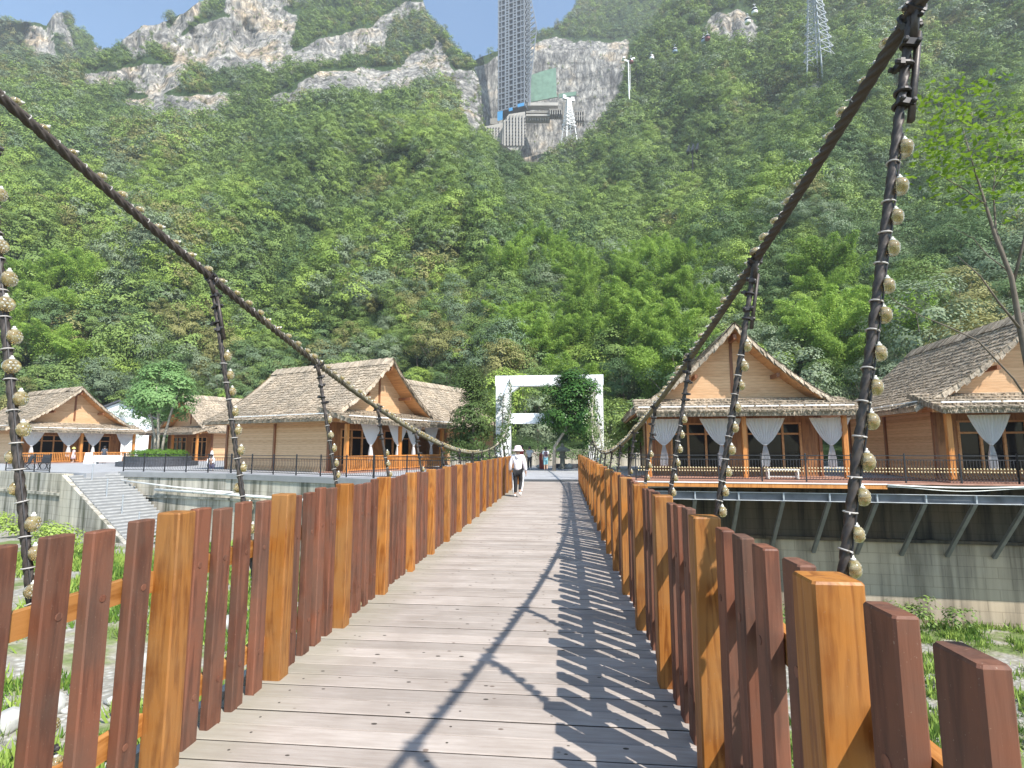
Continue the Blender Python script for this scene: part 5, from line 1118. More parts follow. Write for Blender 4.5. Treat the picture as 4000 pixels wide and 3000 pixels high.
a = me.attributes.new('kind_index', 'INT', 'POINT'); a.data.foreach_set('value', g.integers(0, 4, n).astype(np.int32)); a = me.attributes.new('size', 'FLOAT_VECTOR', 'POINT'); s_ = g.uniform(.5, 1.5, n); a.data.foreach_set('vector', np.stack([s_, s_, s_ * .9], 1).astype(np.float32).ravel())
a = me.attributes.new('turn', 'FLOAT_VECTOR', 'POINT'); a.data.foreach_set('vector', np.stack([0 * s_, 0 * s_, g.uniform(0, 6.28, n)], 1).astype(np.float32).ravel())
go_ = link('riverbed_grass', me); tag(go_, 'patchy green grass and weeds growing over the riverbed', 'grass', kind='stuff')
ng2 = ng.copy(); [nd for nd in ng2.nodes if nd.bl_idname == 'GeometryNodeCollectionInfo'][0].inputs['Collection'].default_value = gp; md = go_.modifiers.new('scatter', 'NODES'); md.node_group = ng2
RM = [rock_mesh(80 + k, 1.0, (1, g.uniform(.7, 1), g.uniform(.45, .7))) for k in range(6)]
for k in range(290):
    if k < 210: x, y = g.uniform(-13, -2.4), 1.5 + 22 * g.random() ** 1.3
    else: x, y = g.uniform(1.6, 16), 2 + 24 * g.random()
    s_ = .07 + .42 * g.random() ** 3.2; o = link('boulder', RM[int(g.integers(0, 6))], None, (x, y, float(bed_z(np.array(x), np.array(y))) + s_ * .22), g.uniform(0, 6.28)); o.scale = (s_,) * 3
    tag(o, 'pale boulder lying among the grass of the riverbed', 'boulder', 'pale boulders on the riverbed')
for k, (x, y, s) in enumerate([(15.6, 27.2, 1.0), (17.6, 27.0, .7), (9.8, 27.4, .7), (7.6, 27.3, .55)]):
    z0 = float(bed_z(np.array(x), np.array(y))); single('riverbank_bush', ['largest wild bush at the foot of the shaded wall', 'wild bush right of the largest bush at the foot of the shaded wall', 'small wild bush at the foot of the shaded wall behind the near orange post', 'smallest wild bush at the foot of the shaded wall'][k], 'bush', (x, y, z0), [(np.array([g.uniform(-.8, .8) * s, g.uniform(-.3, .3), (.3 + 1.0 * g.random()) * s]), .5 * s) for _ in range(9)], .16, 1.3, 'leaf_mid', None, seed=400 + k)
for k, (x, y, s) in enumerate([(-27.0, 26.6, 1.2), (-31, 28.8, .9), (-36, 31, 1.1), (-21.6, 28.4, .7), (-24.5, 24, .8)]):
    z0 = float(bed_z(np.array(x), np.array(y))); single('riverbank_bush', ['broad green bush below the cream wall left of the steps', 'green bush close under the cream wall', 'green bush at the far left foot of the cream wall', 'small green bush at the foot of the stone steps', 'green bush standing out on the riverbed before the steps'][k], 'bush', (x, y, z0), [(np.array([g.uniform(-1.2, 1.2) * s, g.uniform(-.5, .5), (.2 + .6 * g.random()) * s]), .55 * s) for _ in range(9)], .17, 1.4, 'leaf_lite', None, seed=420 + k)
# ---------------------------------------------------------------- elevator tower and structures on the cliff
def upx(mb_pts, r): return [tuple(at(px, py, r=r)) for px, py in mb_pts]
RT = 410.; pL, pR = at(1945, 435, r=RT), at(2049, 435, r=RT); HZ0 = float(pL[2]); WT = float(np.hypot(*(pR - pL)[:2])); angT = R(-24)
th0 = math.atan2(*(pR - pL)[:2][::-1]); aT = th0 - angT * 0 - R(22); WTf = WT / math.cos(R(22)) * 1.0
tw = empty('elevator_tower', tuple(pL), aT, 'very tall steel lattice elevator tower standing against the far cliff', 'tower')
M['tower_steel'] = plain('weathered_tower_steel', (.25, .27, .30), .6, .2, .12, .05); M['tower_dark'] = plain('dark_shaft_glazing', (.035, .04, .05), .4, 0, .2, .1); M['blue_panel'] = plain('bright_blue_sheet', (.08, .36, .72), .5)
HT, DT, FL = 190., 13., 4.95; MB().box((WTf / 2, DT / 2 + .3, HT / 2), (WTf - .8, DT - .8, HT)).build('shaft', M['tower_dark'], tw)
cols = [(0, .03), (.125, .143), (.26, .305), (.39, .425), (.56, .595), (.68, .72), (.85, .868), (.97, 1.0)]
mb = MB(); mh = MB(); mx_ = MB()
for a, b_ in cols: mb.box(((a + b_) / 2 * WTf, .1, HT / 2), ((b_ - a) * WTf, .9, HT))
for x0 in (0, WTf): mb.box((x0, DT, HT / 2), (.8, .8, HT)); mb.box((x0, DT / 2, HT / 2), (.7, .7, HT))
mb.build('columns', M['tower_steel'], tw)
nf = int(HT / FL)
for k in range(nf + 1):
    z = k * FL; mh.box((WTf / 2, .0, z), (WTf, .5, 1.0)); mh.box((WTf, DT / 2, z), (.8, DT, .9)); mh.box((0, DT / 2, z), (.8, DT, .9))
    for i in range(len(cols) - 1):
        a, b_ = cols[i][1] * WTf, cols[i + 1][0] * WTf
        if i in (0, 6): mx_.bar((a, .0, z + .7), (b_, .0, z + FL - .7), .18); mx_.bar((b_, .05, z + .7), (a, .05, z + FL - .7), .18)
        if i in (2, 4): mh.box(((a + b_) / 2, .1, z + FL * .5), (b_ - a, .5, 1.3))
    for x0 in (0, WTf): mx_.bar((x0, 0, z), (x0, DT / 2, z + FL), .5); mx_.bar((x0, DT, z), (x0, DT / 2, z + FL), .5)
mh.build('floor_beams', M['tower_steel'], tw); mx_.build('bracing', M['tower_steel'], tw)
mb = MB()
for (px0, py0, px1, py1) in ((1943, 440, 1966, 480), (1988, 436, 2004, 450), (2021, 428, 2049, 442)):
    c_ = (px0 + px1) / 2 - 1945; mb.box((c_ / 104 * WTf, -.7, -(((py0 + py1) / 2 - 435) / 5.1)), ((px1 - px0) / 5.1, .3, (py1 - py0) / 5.1))
mb.build('blue_panels', M['blue_panel'], tw)
mb = MB()                               # raking side truss leaning out towards the cliff
o_ = [(WTf, 3, 0), (WTf + 3, 3, 0), (WTf + 3.5, 3, 20), (WTf + 9.5, 3, 66), (WTf + 5.0, 3, 92), (WTf + 3, 3, 150)]
for a, b_ in zip(o_[1:-1], o_[2:]): mb.bar(a, b_, .7)
for k in range(30):
    z = 4 + k * 4.9; xr = np.interp(z, [0, 20, 66, 92, 150], [3, 3.5, 9.5, 5.0, 3]); mb.bar((WTf, 3, z), (WTf + xr, 3, z), .5); mb.bar((WTf, 3, z), (WTf + np.interp(z + 4.9, [0, 20, 66, 92, 150], [3, 3.5, 9.5, 5, 3]), 3, z + 4.9), .8)
mb.build('side_truss', M['tower_steel'], tw)
fb = empty('tower_base', tuple(at(1990, 520, r=398)), 0, 'pale ribbed concrete foundation under the elevator tower', 'foundation'); O = np.array(fb.location)
M['pale_conc'] = plain('pale_anchored_concrete', (.44, .41, .37), .85, 0, .14, .12)
def slab(poly, r, th=9): P = np.array(upx(poly, r)); d = np.array([-_fw[0], -_fw[1], 0]) * -th; return P, d
mb = MB(); P, d = slab([(1965, 476), (1988, 446), (2051, 436), (2053, 520), (2036, 560), (2020, 592), (1996, 586), (1962, 562)], 396, 10); mb.extr(P - O, d); mb.build('block', M['pale_conc'], fb)
mb = MB(); P, d = slab([(1893, 494), (1964, 480), (1964, 566), (1935, 545), (1910, 530)], 402, 10); mb.extr(P - O, d); mb.build('wing', M['pale_conc'], fb)
mb = MB(); md_ = MB()
for k in range(7):
    px = 1972 + 12 * k; a, b_ = at(px, 470 if px < 1990 else 446, r=395.4), at(px, 570, r=395.4); mb.bar(a - O, b_ - O, 1.0, 1.2)
    for py in range(462, 575, 13): c_ = at(px + 6, py, r=395.4); md_.box(c_ - O, (.9, .6, .9))
for px in range(1905, 1960, 11):
    for py in range(500, 540, 11): c_ = at(px, py, r=401.5); md_.box(c_ - O, (.8, .6, .8))
mb.build('ribs', M['pale_conc'], fb); md_.build('anchor_heads', M['tower_dark'], fb)
nw = empty('green_netting', tuple(at(2125, 330, r=422)), 0, 'green safety netting hung on the cliff face beside the tower', 'netting'); O = np.array(nw.location)
mn = plain('green_mesh_net', (.16, .27, .20), .9, 0, .22, .25)
mb = MB(); P, d = slab([(2076, 292), (2130, 274), (2172, 264), (2174, 368), (2178, 378), (2072, 398), (2074, 340)], 418, 1.0); mb.extr(P - O, d); P, d = slab([(2182, 366), (2252, 357), (2250, 372), (2184, 382)], 416, 1.0); mb.extr(P - O, d); mb.build('net', mn, nw)
mbx = plain('unfinished_concrete', (.24, .22, .19), .85, 0, .2, .3)
st_ = empty('cliff_station', tuple(at(2200, 450, r=395)), 0, 'unfinished brown concrete station building on the ledge right of the tower', 'building'); O = np.array(st_.location)
def bpx(px0, py0, px1, py1, r, dep, nm, mat): 
    a, b_, c_ = at(px0, py1, r=r), at(px1, py1, r=r), at(px0, py0, r=r); mb = MB(); mb.extr(np.array([a, b_, b_ + (c_ - a), c_]) - O, np.array([-_fw[0], -_fw[1], 0]) * -dep); return mb.build(nm, mat, st_)
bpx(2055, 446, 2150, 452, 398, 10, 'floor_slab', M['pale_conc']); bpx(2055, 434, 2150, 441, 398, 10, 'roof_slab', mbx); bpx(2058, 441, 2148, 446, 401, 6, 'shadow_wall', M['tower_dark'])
bpx(2145, 424, 2195, 430, 396, 12, 'roof_slab', mbx); bpx(2198, 398, 2242, 480, 399, 9, 'tower_block', mbx); bpx(2242, 432, 2282, 437, 397, 10, 'roof_slab', mbx); bpx(2050, 400, 2180, 412, 405, 6, 'ledge_wall', M['pale_conc'])
for px in range(2148, 2196, 9): bpx(px, 430, px + 3, 446, 396, 8, 'pillar', M['pale_conc'])
for px in range(2244, 2284, 9): bpx(px, 437, px + 3, 470, 397, 8, 'pillar', M['pale_conc'])
bpx(2243, 452, 2281, 454, 397, 8, 'floor_slab', M['pale_conc']); bpx(1915, 462, 1943, 484, 404, 8, 'side_block', mbx)
for px in range(2060, 2150, 10): bpx(px, 452, px + 3, 470, 400, 4, 'pillar', M['pale_conc'])

# ropeway: pylons, cabins, rope
M['pylon'] = plain('pylon_paint', (.40, .42, .44), .5, .1, .08, .2)
def lattice(name, label, px, pyb, pyt, wb, wt, r, n, cat='pylon', t=.5, buried=2, mat=None):
    b_ = at(px, pyb, r=r); tz = at(px, pyt, r=r)[2] - b_[2]; H = float(tz); o = empty(name, tuple(b_), R(28), label, cat); mb = MB(); mc = MB()
    wv = lambda z: (wb + (wt - wb) * z / H) / 2
    cs = [(-1, -1), (1, -1), (1, 1), (-1, 1)]
    for sx, sy in cs: mb.bar((sx * wb / 2, sy * wb / 2, -buried), (sx * wt / 2, sy * wt / 2, H), t)
    zs = [H * (1 - (1 - k / n) ** 1.25) for k in range(n + 1)]
    for z0, z1 in zip(zs[:-1], zs[1:]):
        for (a, b2), (c, d) in zip(cs, cs[1:] + cs[:1]):
            w0, w1 = wv(z0), wv(z1); mc.bar((a * w0, b2 * w0, z0), (c * w0, d * w0, z0), t * .6); mc.bar((a * w0, b2 * w0, z0), (c * w1, d * w1, z1), t * .55); mc.bar((c * w0, d * w0, z0), (a * w1, b2 * w1, z1), t * .55)
    mb.build('legs', mat or M['pylon'], o); mc.build('bracing', mat or M['pylon'], o); return o, H
lattice('ropeway_pylon', 'large grey lattice pylon among the trees at the top right', 3199, 228, -120, 8.6, 2.3, 250, 12, t=.42, buried=24)
o, H = lattice('ropeway_pylon', 'small white lattice pylon in front of the cliff station', 2222, 500, 392, 8.0, 2.2, 352, 8, t=.5, buried=10, mat=M['white'])
mb = MB(); mb.box((0, 0, H + .8), (9, 1.6, 1.4)); mb.box((-3.2, 0, H + 2.4), (2.2, 1.2, 1.4)); mb.box((3.2, 0, H + 2.4), (2.2, 1.2, 1.4)); mb.build('head', M['white'], o)
pT = at(2457, 350, r=288); o = empty('ropeway_post', tuple(pT), R(12), 'slim white ropeway post with a winged crosshead on the ridge', 'pylon'); hT = float(at(2457, 240, r=288)[2] - pT[2])
MB().tube([(0, 0, -6), (0, 0, hT)], [.42, .26], 10).build('mast', M['white'], o); mb = MB(); mb.bar((-.4, 0, hT), (3.2, 0, hT + .9), .6, .9); mb.bar((.4, 0, hT), (-3.2, 0, hT + .9), .6, .9); mb.box((2.8, 0, hT + 1.3), (1.4, 3.2, .7)); mb.box((-2.8, 0, hT + 1.3), (1.4, 3.2, .7)); mb.build('crosshead', M['white'], o)
mb = MB()
for k in range(7): mb.box((.9, 0, hT * .12 * (k + 1)), (.25, .12, .12))
mb.bar((.9, -.3, 0), (.9, -.3, hT), .12); mb.bar((.9, .3, 0), (.9, .3, hT), .12); mb.build('ladder', M['pylon'], o)
gb = MB(); gb.lathe([(.75, -.05), (1.05, .1), (1.15, .9), (1.12, 1.0)], 12); gbw = MB(); gbw.lathe([(1.13, 1.0), (1.05, 1.75), (.98, 1.85)], 12); gbt = MB(); gbt.lathe([(1.0, 1.85), (.9, 2.1), (.3, 2.2)], 12); gba = MB(); gba.tube([(0, 0, 2.15), (.3, 0, 3.0), (.1, 0, 3.9)], .09, 6); gba.box((0, 0, 3.95), (.9, .3, .25))
gm = [gb.mesh('body', M['white'], False), gb.mesh('body', plain('dark_red_gondola', (.20, .05, .05), .4), False), gb.mesh('body', plain('blue_grey_gondola', (.25, .33, .42), .4), False)]; gw_, gt_, ga_ = gbw.mesh('window', M['glass']), gbt.mesh('roof', M['white']), gba.mesh('hanger_arm', M['pylon'])
for k, (px, py, mi, lb) in enumerate([(2948, 55, 0, 'white gondola, the highest one near the top right pylon'), (2921, 92, 0, 'white gondola just below the highest one'), (2764, 156, 1, 'dark red gondola over the bare patch of hillside'), (2750, 166, 2, 'pale blue gondola overlapping the dark red one'), (2637, 206, 2, 'blue grey gondola in the middle of the ropeway'), (2546, 232, 0, 'white gondola next to the slim ropeway post'), (2466, 246, 1, 'dark gondola hanging right at the slim ropeway post')]):
    rg = np.interp(px, [2455, 2950], [282, 215]); p = at(px, py, r=rg); o = empty('gondola', tuple(p), R(30 * k), lb, 'gondola', 'cable car gondolas'); 
    for me_, nm in ((gm[mi], 'body'), (gw_, 'window'), (gt_, 'roof'), (ga_, 'hanger_arm')): link(nm, me_, o)
    o.scale = (1.05,) * 3
rp = [at(px, py, r=np.interp(px, [2200, 2457, 2950, 3200], [352, 282, 215, 200])) + np.array([0, 0, 0]) for px, py in ((2222, 388), (2457, 226), (2550, 202), (2640, 174), (2757, 124), (2921, 58), (2950, 20), (3200, -90))]
ro = empty('ropeway_cable', tuple(rp[0]), 0, 'thin haul rope carrying the cable car gondolas over the hillside', 'cable'); MB().tube(np.array(rp) - rp[0], .035, 5).build('rope', M['clamp'], ro)
so_ = empty('slatted_roof', tuple(at(2706, 575, r=196)), R(-20), 'dark roof of slanting slats poking out of the hillside trees', 'roof'); mb = MB()
for k in range(3): mb.extr([(-2.4 + 1.55 * k, 0, -1.3), (-1.5 + 1.55 * k, 0, 1.2), (-1.1 + 1.55 * k, 0, 1.4), (-1.5 + 1.55 * k, 0, -.9)], (0, 2.5, 0))
mb.build('slats', plain('blue_black_slate', (.04, .047, .06), .5), so_); MB().box((-.4, 1.2, -5), (.3, .3, 8.4)).build('support', M['clamp'], so_)
lp = at(938, 925, r=190); o = empty('street_lamp', tuple(lp), 0, 'thin pale street lamp standing on the wooded hillside', 'street lamp'); MB().tube([(0, 0, -4), (0, 0, 6.2)], [.12, .07], 8).build('pole', M['pylon'], o); mb = MB(); mb.tube([(0, 0, 5.6), (-2.5, 0, 6.4), (-5.4, 0, 7.4)], .07, 6); mb.build('arm', M['pylon'], o); mb = MB(); mb.box((-5.7, 0, 7.5), (1.0, .35, .16)); mb.box((-2.9, 0, 6.65), (.9, .35, .16)); mb.build('lamp_head', M['white'], o)
# white house behind the far left cabin
wb_ = at(455, 1700, Y=78); o = empty('white_house', (float(wb_[0]), 78, 0), R(35), 'white walled house with a dark roof behind the far left cabin', 'house')
mb = MB(); mb.extr([(-4.5, 0, -1), (4.5, 0, -1), (4.5, 0, 6.2), (0, 0, 8.6), (-4.5, 0, 6.2)], (0, 9, 0)); mb.build('wall', M['white'], o)
mb = MB()
for sd in (-1, 1): mb.extr([(0, -.5, 8.7), (sd * 5.2, -.5, 5.95), (sd * 5.2, -.5, 6.2), (0, -.5, 9.0)], (0, 10, 0))
mb.build('roof', bpy.data.materials['dark_slate'], o)

# ---------------------------------------------------------------- people
def skin_obj(name, verts, edges, rad, mat, parent, root=0, sub=2):
    me = bpy.data.meshes.new(name); me.from_pydata([tuple(v) for v in verts], edges, []); o = link(name, me, parent, mat=mat)
    sm = o.modifiers.new('skin', 'SKIN'); sm.use_smooth_shade = True
    for i, r_ in enumerate(rad): me.skin_vertices[0].data[i].radius = (r_, r_) if not isinstance(r_, tuple) else r_; me.skin_vertices[0].data[i].use_root = (i == root)
    ss = o.modifiers.new('sub', 'SUBSURF'); ss.levels = sub; ss.render_levels = sub; return o
M['skin'] = plain('skin', (.48, .29, .20), .55, 0, .06, 8)
def person(name_label, loc, head, h, J, cols, hat=None, hair=(.02, .016, .014), long_hair=False, skirt=None, stripe=None, bag=None, group=None, short_sleeve=False, hood=False, short_leg=False):
    """J: joints in body units (height 1, facing +y, x to the right)"""
    o = empty('person', loc, head, name_label, 'person', group)
    D = dict(pel=(0, 0, .52), wai=(0, 0, .60), che=(0, 0, .72), nek=(0, .0, .835), hd0=(0, .01, .875), hd1=(0, .015, .93), hd2=(0, .012, .975), nose=(0, .068, .915),
      lsh=(-.105, 0, .80), lel=(-.135, -.02, .645), lwr=(-.145, .02, .505), lha=(-.147, .035, .46), rsh=(.105, 0, .80), rel=(.135, -.02, .645), rwr=(.145, .02, .505), rha=(.147, .035, .46),
      lhi=(-.05, 0, .50), lkn=(-.055, .02, .285), lan=(-.055, -.01, .05), lto=(-.06, .10, .018), rhi=(.05, 0, .50), rkn=(.055, .02, .285), ran=(.055, -.01, .05), rto=(.06, .10, .018))
    D.update(J); K = list(D); ix = {k: i for i, k in enumerate(K)}; V = [np.array(D[k]) * h for k in K]
    Rd = dict(pel=.075, wai=.066, che=.078, nek=.032, hd0=.042, hd1=.056, hd2=.04, nose=.008, lsh=.038, rsh=.038, lel=.026, rel=.026, lwr=.018, rwr=.018, lha=.020, rha=.020, lhi=.055, rhi=.055, lkn=.038, rkn=.038, lan=.024, ran=.024, lto=.018, rto=.018)
    rad = [Rd[k] * h for k in K]
    E = [('pel', 'wai'), ('wai', 'che'), ('che', 'nek'), ('nek', 'hd0'), ('hd0', 'hd1'), ('hd1', 'hd2'), ('hd1', 'nose'), ('che', 'lsh'), ('lsh', 'lel'), ('lel', 'lwr'), ('lwr', 'lha'), ('che', 'rsh'), ('rsh', 'rel'), ('rel', 'rwr'), ('rwr', 'rha'),
         ('pel', 'lhi'), ('lhi', 'lkn'), ('lkn', 'lan'), ('lan', 'lto'), ('pel', 'rhi'), ('rhi', 'rkn'), ('rkn', 'ran'), ('ran', 'rto')]
    ed = [(ix[a], ix[b_]) for a, b_ in E]
    for s in 'lr':                      # four fingers and a thumb on each hand
        hv = np.array(D[s + 'ha']); wv = np.array(D[s + 'wr']); d = hv - wv; d = d / np.linalg.norm(d); sd = np.array([0, 1, 0]) - d * d[1]; sd /= np.linalg.norm(sd)
        for q, (off, ln) in enumerate([(-.015, .038), (-.005, .045), (.005, .048), (.014, .042), (.024, .026)]):
            a = hv + sd * off + d * .012 * (0 if q == 4 else 1); b_ = a + d * ln * .55 + sd * (.010 if q == 4 else 0); c_ = b_ + d * ln * .45 + np.array([-.008 if s == 'r' else .008, 0, 0])
            i0 = len(V); V += [a * h, b_ * h, c_ * h]; rad += [.0062 * h, .0056 * h, .0045 * h]; ed += [(ix[s + 'ha'], i0), (i0, i0 + 1), (i0 + 1, i0 + 2)]
    skin_obj('body', V, ed, rad, M['skin'], o, ix['pel'])
    def cloth(nm, keys, pairs, grow, col, extra={}):
        kk_ = list(keys); Vc = [np.array(extra.get(k, D.get(k, (0, 0, 0)))) * h for k in kk_]; rc = [(Rd.get(k, .05) * 1.0 + grow.get(k, .010)) * h for k in kk_]; i2 = {k: i for i, k in enumerate(kk_)}
        return skin_obj(nm, Vc, [(i2[a], i2[b_]) for a, b_ in pairs], rc, plain(nm + '_cloth', col, .85, 0, .08, 30), o, 0)
    lo = lambda a, b_, t: tuple(np.array(D[a]) * (1 - t) + np.array(D[b_]) * t)
    sl = {'le2': lo('lsh', 'lel', .8) if short_sleeve else lo('lel', 'lwr', .92), 're2': lo('rsh', 'rel', .8) if short_sleeve else lo('rel', 'rwr', .92)}
    ks = ['che', 'wai', 'hem', 'nek0', 'lsh', 'rsh', 'le2', 're2'] + ([] if short_sleeve else ['lel', 'rel']); sl['hem'] = (0, 0, .50); sl['nek0'] = (0, 0, .825)
    pr = [('che', 'wai'), ('wai', 'hem'), ('che', 'nek0'), ('che', 'lsh'), ('che', 'rsh')] + ([('lsh', 'le2'), ('rsh', 're2')] if short_sleeve else [('lsh', 'lel'), ('lel', 'le2'), ('rsh', 'rel'), ('rel', 're2')])
    Rd.update(hem=.078, nek0=.03, le2=.024, re2=.024)
    cloth('jacket' if not short_sleeve else 'shirt', ks, pr, dict(che=.020, wai=.022, hem=.02, nek0=.012, lsh=.016, rsh=.016, lel=.016, rel=.016, le2=.014, re2=.014), cols[0], sl)
    if skirt is None:
        e2 = {'la2': lo('lkn', 'lan', .25 if short_leg else .88), 'ra2': lo('rkn', 'ran', .25 if short_leg else .88)}; Rd.update(la2=.03, ra2=.03)
        cloth('trousers', ['pel', 'lhi', 'lkn', 'la2', 'rhi', 'rkn', 'ra2'], [('pel', 'lhi'), ('lhi', 'lkn'), ('lkn', 'la2'), ('pel', 'rhi'), ('rhi', 'rkn'), ('rkn', 'ra2')], dict(pel=.012), cols[1], e2)
        if stripe:
            for s, sg in (('l', -1), ('r', 1)):
                mb = MB(); pts = [np.array(lo(s + 'hi', s + 'kn', .05)) + np.array([sg * .062, -.01, 0]), np.array(lo(s + 'hi', s + 'kn', .6)) + np.array([sg * .052, -.015, 0]), np.array(D[s + 'kn']) + np.array([sg * .045, -.015, 0]), np.array(lo(s + 'kn', s + 'an', .5)) + np.array([sg * .038, -.015, 0]), np.array(lo(s + 'kn', s + 'an', .9)) + np.array([sg * .032, -.015, 0])]
                mb.tube(np.array(pts) * h, .016 * h, 8); mb.build('trouser_stripe', M['white'], o, smooth=True)
    else: MB().lathe([(.075 * h, .60 * h), (.105 * h, .48 * h), (.145 * h, skirt * h), (.12 * h, skirt * h + .01)], 16).build('skirt', plain('skirt_cloth', cols[1], .85), o, smooth=True)
    for s in 'lr':
        a, t = np.array(D[s + 'an']), np.array(D[s + 'to']); heel = a + (a - t) * np.array([.25, .25, 0]) + np.array([0, 0, -.018]) if a[2] < .08 else a + np.array([0, -.02, -.03])
        skin_obj('shoe', [heel * h, (a * .5 + t * .5 + np.array([0, 0, .004])) * h, t * h, (a + np.array([0, 0, .012])) * h], [(0, 1), (1, 2), (1, 3)], [.027 * h, .030 * h, .024 * h, .03 * h], plain('shoe_leather', cols[2], .6), o, 0)
    hp = np.array(D['hd1']) * h
    mb = MB(); mb.lathe([(.062 * h, -.035 * h), (.070 * h, 0), (.066 * h, .035 * h), (.045 * h, .062 * h), (.012 * h, .073 * h)], 14, c=hp + np.array([0, -.012 * h, .004 * h])); mb.build('hair', plain('hair', hair, .5), o, smooth=True)
    if long_hair: skin_obj('ponytail', [hp + np.array([0, -.06, .02]) * h, hp + np.array([0, -.075, -.06]) * h, hp + np.array([0, -.07, -.16]) * h], [(0, 1), (1, 2)], [.022 * h, .026 * h, .012 * h], plain('hair', hair, .5), o, 0)
    if hat: mb = MB(); mb.lathe([(.120 * h, -.022 * h), (.118 * h, -.012 * h), (.080 * h, .022 * h), (.076 * h, .055 * h), (.058 * h, .088 * h), (.02 * h, .096 * h)], 22, c=hp + np.array([0, -.004 * h, .008 * h])); mb.build('hat', plain('hat_cloth', hat, .85, 0, .06, 30), o, smooth=True)
    if hood: skin_obj('hood', [np.array(q) * h for q in ((-.05, -.045, .83), (0, -.075, .80), (.05, -.045, .83), (0, -.085, .765))], [(0, 1), (1, 2), (1, 3)], [.022 * h, .03 * h, .022 * h, .016 * h], plain('hood_cloth', cols[0], .85), o, 1)
    if bag: MB().box(np.array((0, -.125, .70)) * h, np.array((.15, .075, .20)) * h, ch=.018 * h).build('backpack', plain('backpack_cloth', bag, .8), o)
    return o
wp = at(2016, 1940, Z=0)
person('person in a pale pink hooded jacket and sun hat walking away along the bridge', (float(wp[0]) + .06, float(wp[1]), .0), R(-3), 1.60,
       dict(lhi=(-.05, .0, .50), lkn=(-.05, .0, .275), lan=(-.055, -.03, .045), lto=(-.06, .07, .018), rkn=(.055, .045, .29), ran=(.06, -.12, .105), rto=(.062, -.075, .022), lel=(-.15, -.015, .645), lwr=(-.165, .035, .505), lha=(-.168, .05, .46), rel=(.145, -.03, .645), rwr=(.16, -.01, .505), rha=(.163, .0, .46)),
       [(.84, .77, .77), (.018, .018, .02), (.80, .80, .78)], hat=(.70, .56, .55), hood=True, stripe=True)
person('person in a white shirt and teal trousers walking away with a small dark backpack', (-1.25, 37.0, 0), R(5), 1.60, dict(rkn=(.05, .05, .285), ran=(.05, -.08, .07), rto=(.05, -.02, .02), rwr=(.16, .05, .51), rha=(.165, .07, .465)), [(.80, .78, .80), (.25, .50, .55), (.12, .1, .12)], long_hair=True, bag=(.08, .05, .07), short_sleeve=True, short_leg=True)
person('person in a red shirt and dark trousers standing on the plaza', (-3.05, 39.2, 0), R(120), 1.74, {}, [(.30, .035, .03), (.05, .035, .04), (.1, .09, .09)], short_sleeve=True)
person('person in a grey shirt and black trousers pointing to the right on the plaza', (-2.45, 38.4, 0), R(170), 1.64, dict(lel=(-.20, .03, .70), lwr=(-.32, .05, .62), lha=(-.36, .055, .60)), [(.42, .43, .45), (.03, .03, .035), (.45, .45, .45)], short_sleeve=True)
for (px, Y_, hd, hh, lb, cols, kw) in [(285, 50.5, 150, 1.55, 'person in a pale pink dress and yellow hat standing by the far left porch', [(.75, .55, .55), (.78, .60, .60), (.6, .5, .45)], dict(hat=(.75, .72, .2), skirt=.26, short_sleeve=True)),
        (405, 49.5, 20, 1.7, 'person in dark clothes standing beside the round planter', [(.07, .08, .10), (.05, .05, .07), (.3, .3, .3)], dict(short_sleeve=True))]:
    p = at(px, 1800, Y=Y_); person(lb, (float(p[0]), Y_, 0), R(hd), hh, {}, cols, **kw)
p = at(815, 1800, Y=34.6)
person('person in white crouching behind the railing in front of the big cabin', (float(p[0]), 34.9, 0), R(200), 1.65, dict(pel=(0, -.10, .20), wai=(0, -.06, .28), che=(0, .02, .40), nek=(0, .06, .51), hd0=(0, .075, .55), hd1=(0, .085, .60), hd2=(0, .085, .645), nose=(0, .14, .585), lsh=(-.105, .03, .48), rsh=(.105, .03, .48), lel=(-.12, .12, .36), rel=(.12, .12, .36), lwr=(-.06, .2, .33), rwr=(.06, .2, .33), lha=(-.04, .235, .32), rha=(.04, .235, .32),
    lhi=(-.06, -.10, .19), rhi=(.06, -.10, .19), lkn=(-.08, .12, .26), rkn=(.08, .12, .26), lan=(-.07, .0, .045), ran=(.07, .0, .045), lto=(-.08, .10, .018), rto=(.08, .10, .018)), [(.75, .75, .80), (.12, .12, .2), (.3, .3, .3)])
lb_ = empty('low_bench', (10.75, 28.0, .03), R(-4), 'low pale wooden bench behind the knobbed railing of the head-on cabin', 'bench'); MB().box((0, 0, .46), (1.5, .4, .06)).build('seat', M['pipe'], lb_)
for x in (-.68, .68): MB().box((x, 0, .215), (.07, .36, .43)).build('leg', M['pipe'], lb_)
MB().box((0, 0, .12), (1.3, .05, .06)).build('stretcher', M['pipe'], lb_)
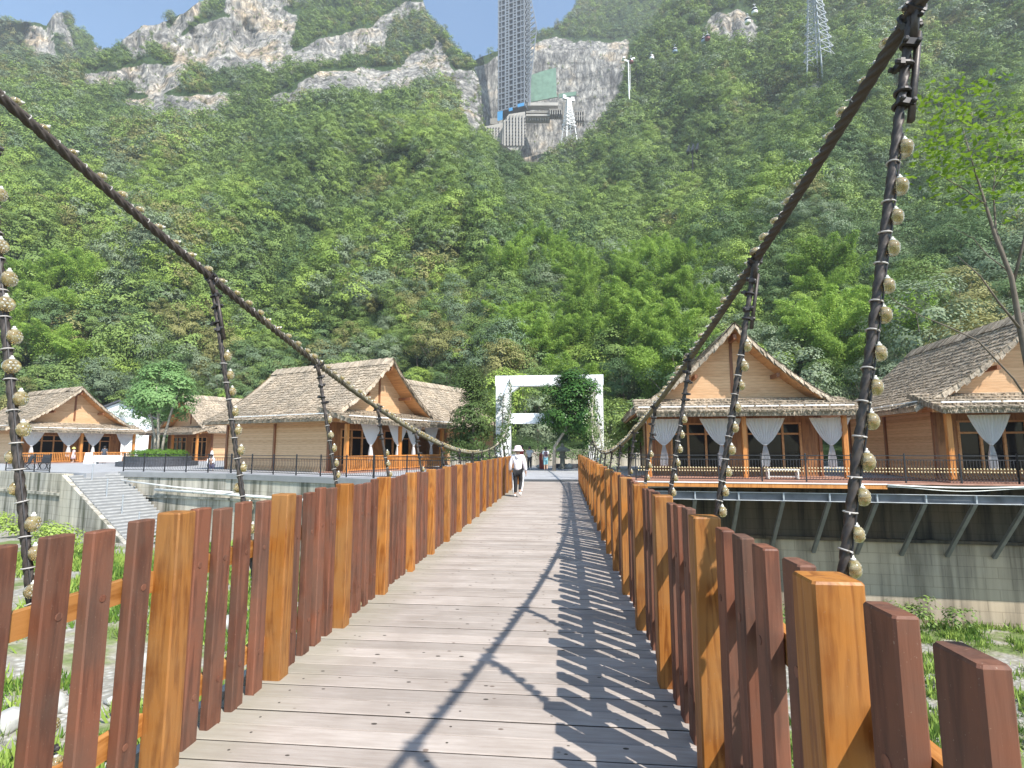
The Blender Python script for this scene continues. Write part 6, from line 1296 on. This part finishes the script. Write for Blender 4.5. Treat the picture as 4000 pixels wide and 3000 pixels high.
bn = at(420, 1800, Y=48.0); o = empty('display_bench', (float(bn[0]), 48.0, 0), R(8), 'long white display bench in front of the far left porch', 'bench'); MB().box((0, 0, .5), (2.3, .5, .62)).build('panel', M['white'], o); mb = MB(); [mb.box((x, 0, .1), (.1, .4, .2)) for x in (-1, 1)]; mb.build('feet', M['white'], o); sb_ = empty('sandwich_board', (float(bn[0]) - 1.9, 47.9, 0), R(20), 'white folding sandwich board beside the display bench', 'sign')
mb = MB(); mb.extr([(-.3, -.28, 0), (.3, -.28, 0), (.3, -.02, 1.05), (-.3, -.02, 1.05)], (0, .03, 0)); mb.build('front_panel', M['white'], sb_); mb = MB(); mb.extr([(-.3, .25, 0), (.3, .25, 0), (.3, .02, 1.05), (-.3, .02, 1.05)], (0, .03, 0)); mb.build('back_panel', M['white'], sb_)
for k, px in enumerate((95, 145)):
    p = at(px, 1800, Y=35.5); o = empty('folding_chair', (float(p[0]), 35.6 + k * .4, 0), R(160 + 40 * k), ['black folding chair at the far left behind the short railing', 'black folding chair next to the top of the stone steps'][k], 'chair')
    mb = MB(); mb.box((0, 0, .44), (.5, .48, .05)); mb.build('seat', M['iron'], o); mb = MB(); mb.extr([(-.25, -.22, .46), (.25, -.22, .46), (.25, -.4, 1.0), (-.25, -.4, 1.0)], (0, .04, 0)); mb.build('backrest', M['iron'], o)
    for x in (-.22, .22):
        for a, b_ in ((-.2, .2), (.2, -.2)): mb = MB(); mb.bar((x, a, 0), (x, b_, .44), .04); mb.build('leg', M['iron'], o)
# ---------------------------------------------------------------- air
hz = bpy.data.materials.new('haze'); hz.use_nodes = True; n = hz.node_tree.nodes; n.remove(n['Principled BSDF']); pv = n.new('ShaderNodeVolumePrincipled')
pv.inputs['Color'].default_value = (.93, .96, 1, 1); pv.inputs['Density'].default_value = .00035; pv.inputs['Anisotropy'].default_value = .2; hz.node_tree.links.new(pv.outputs[0], n['Material Output'].inputs['Volume'])
MBh = MB().box((0, 330, 240), (1800, 900, 530)); ho = MBh.build('haze', hz); tag(ho, kind='stuff')
ho.location = (0, 0, 0)
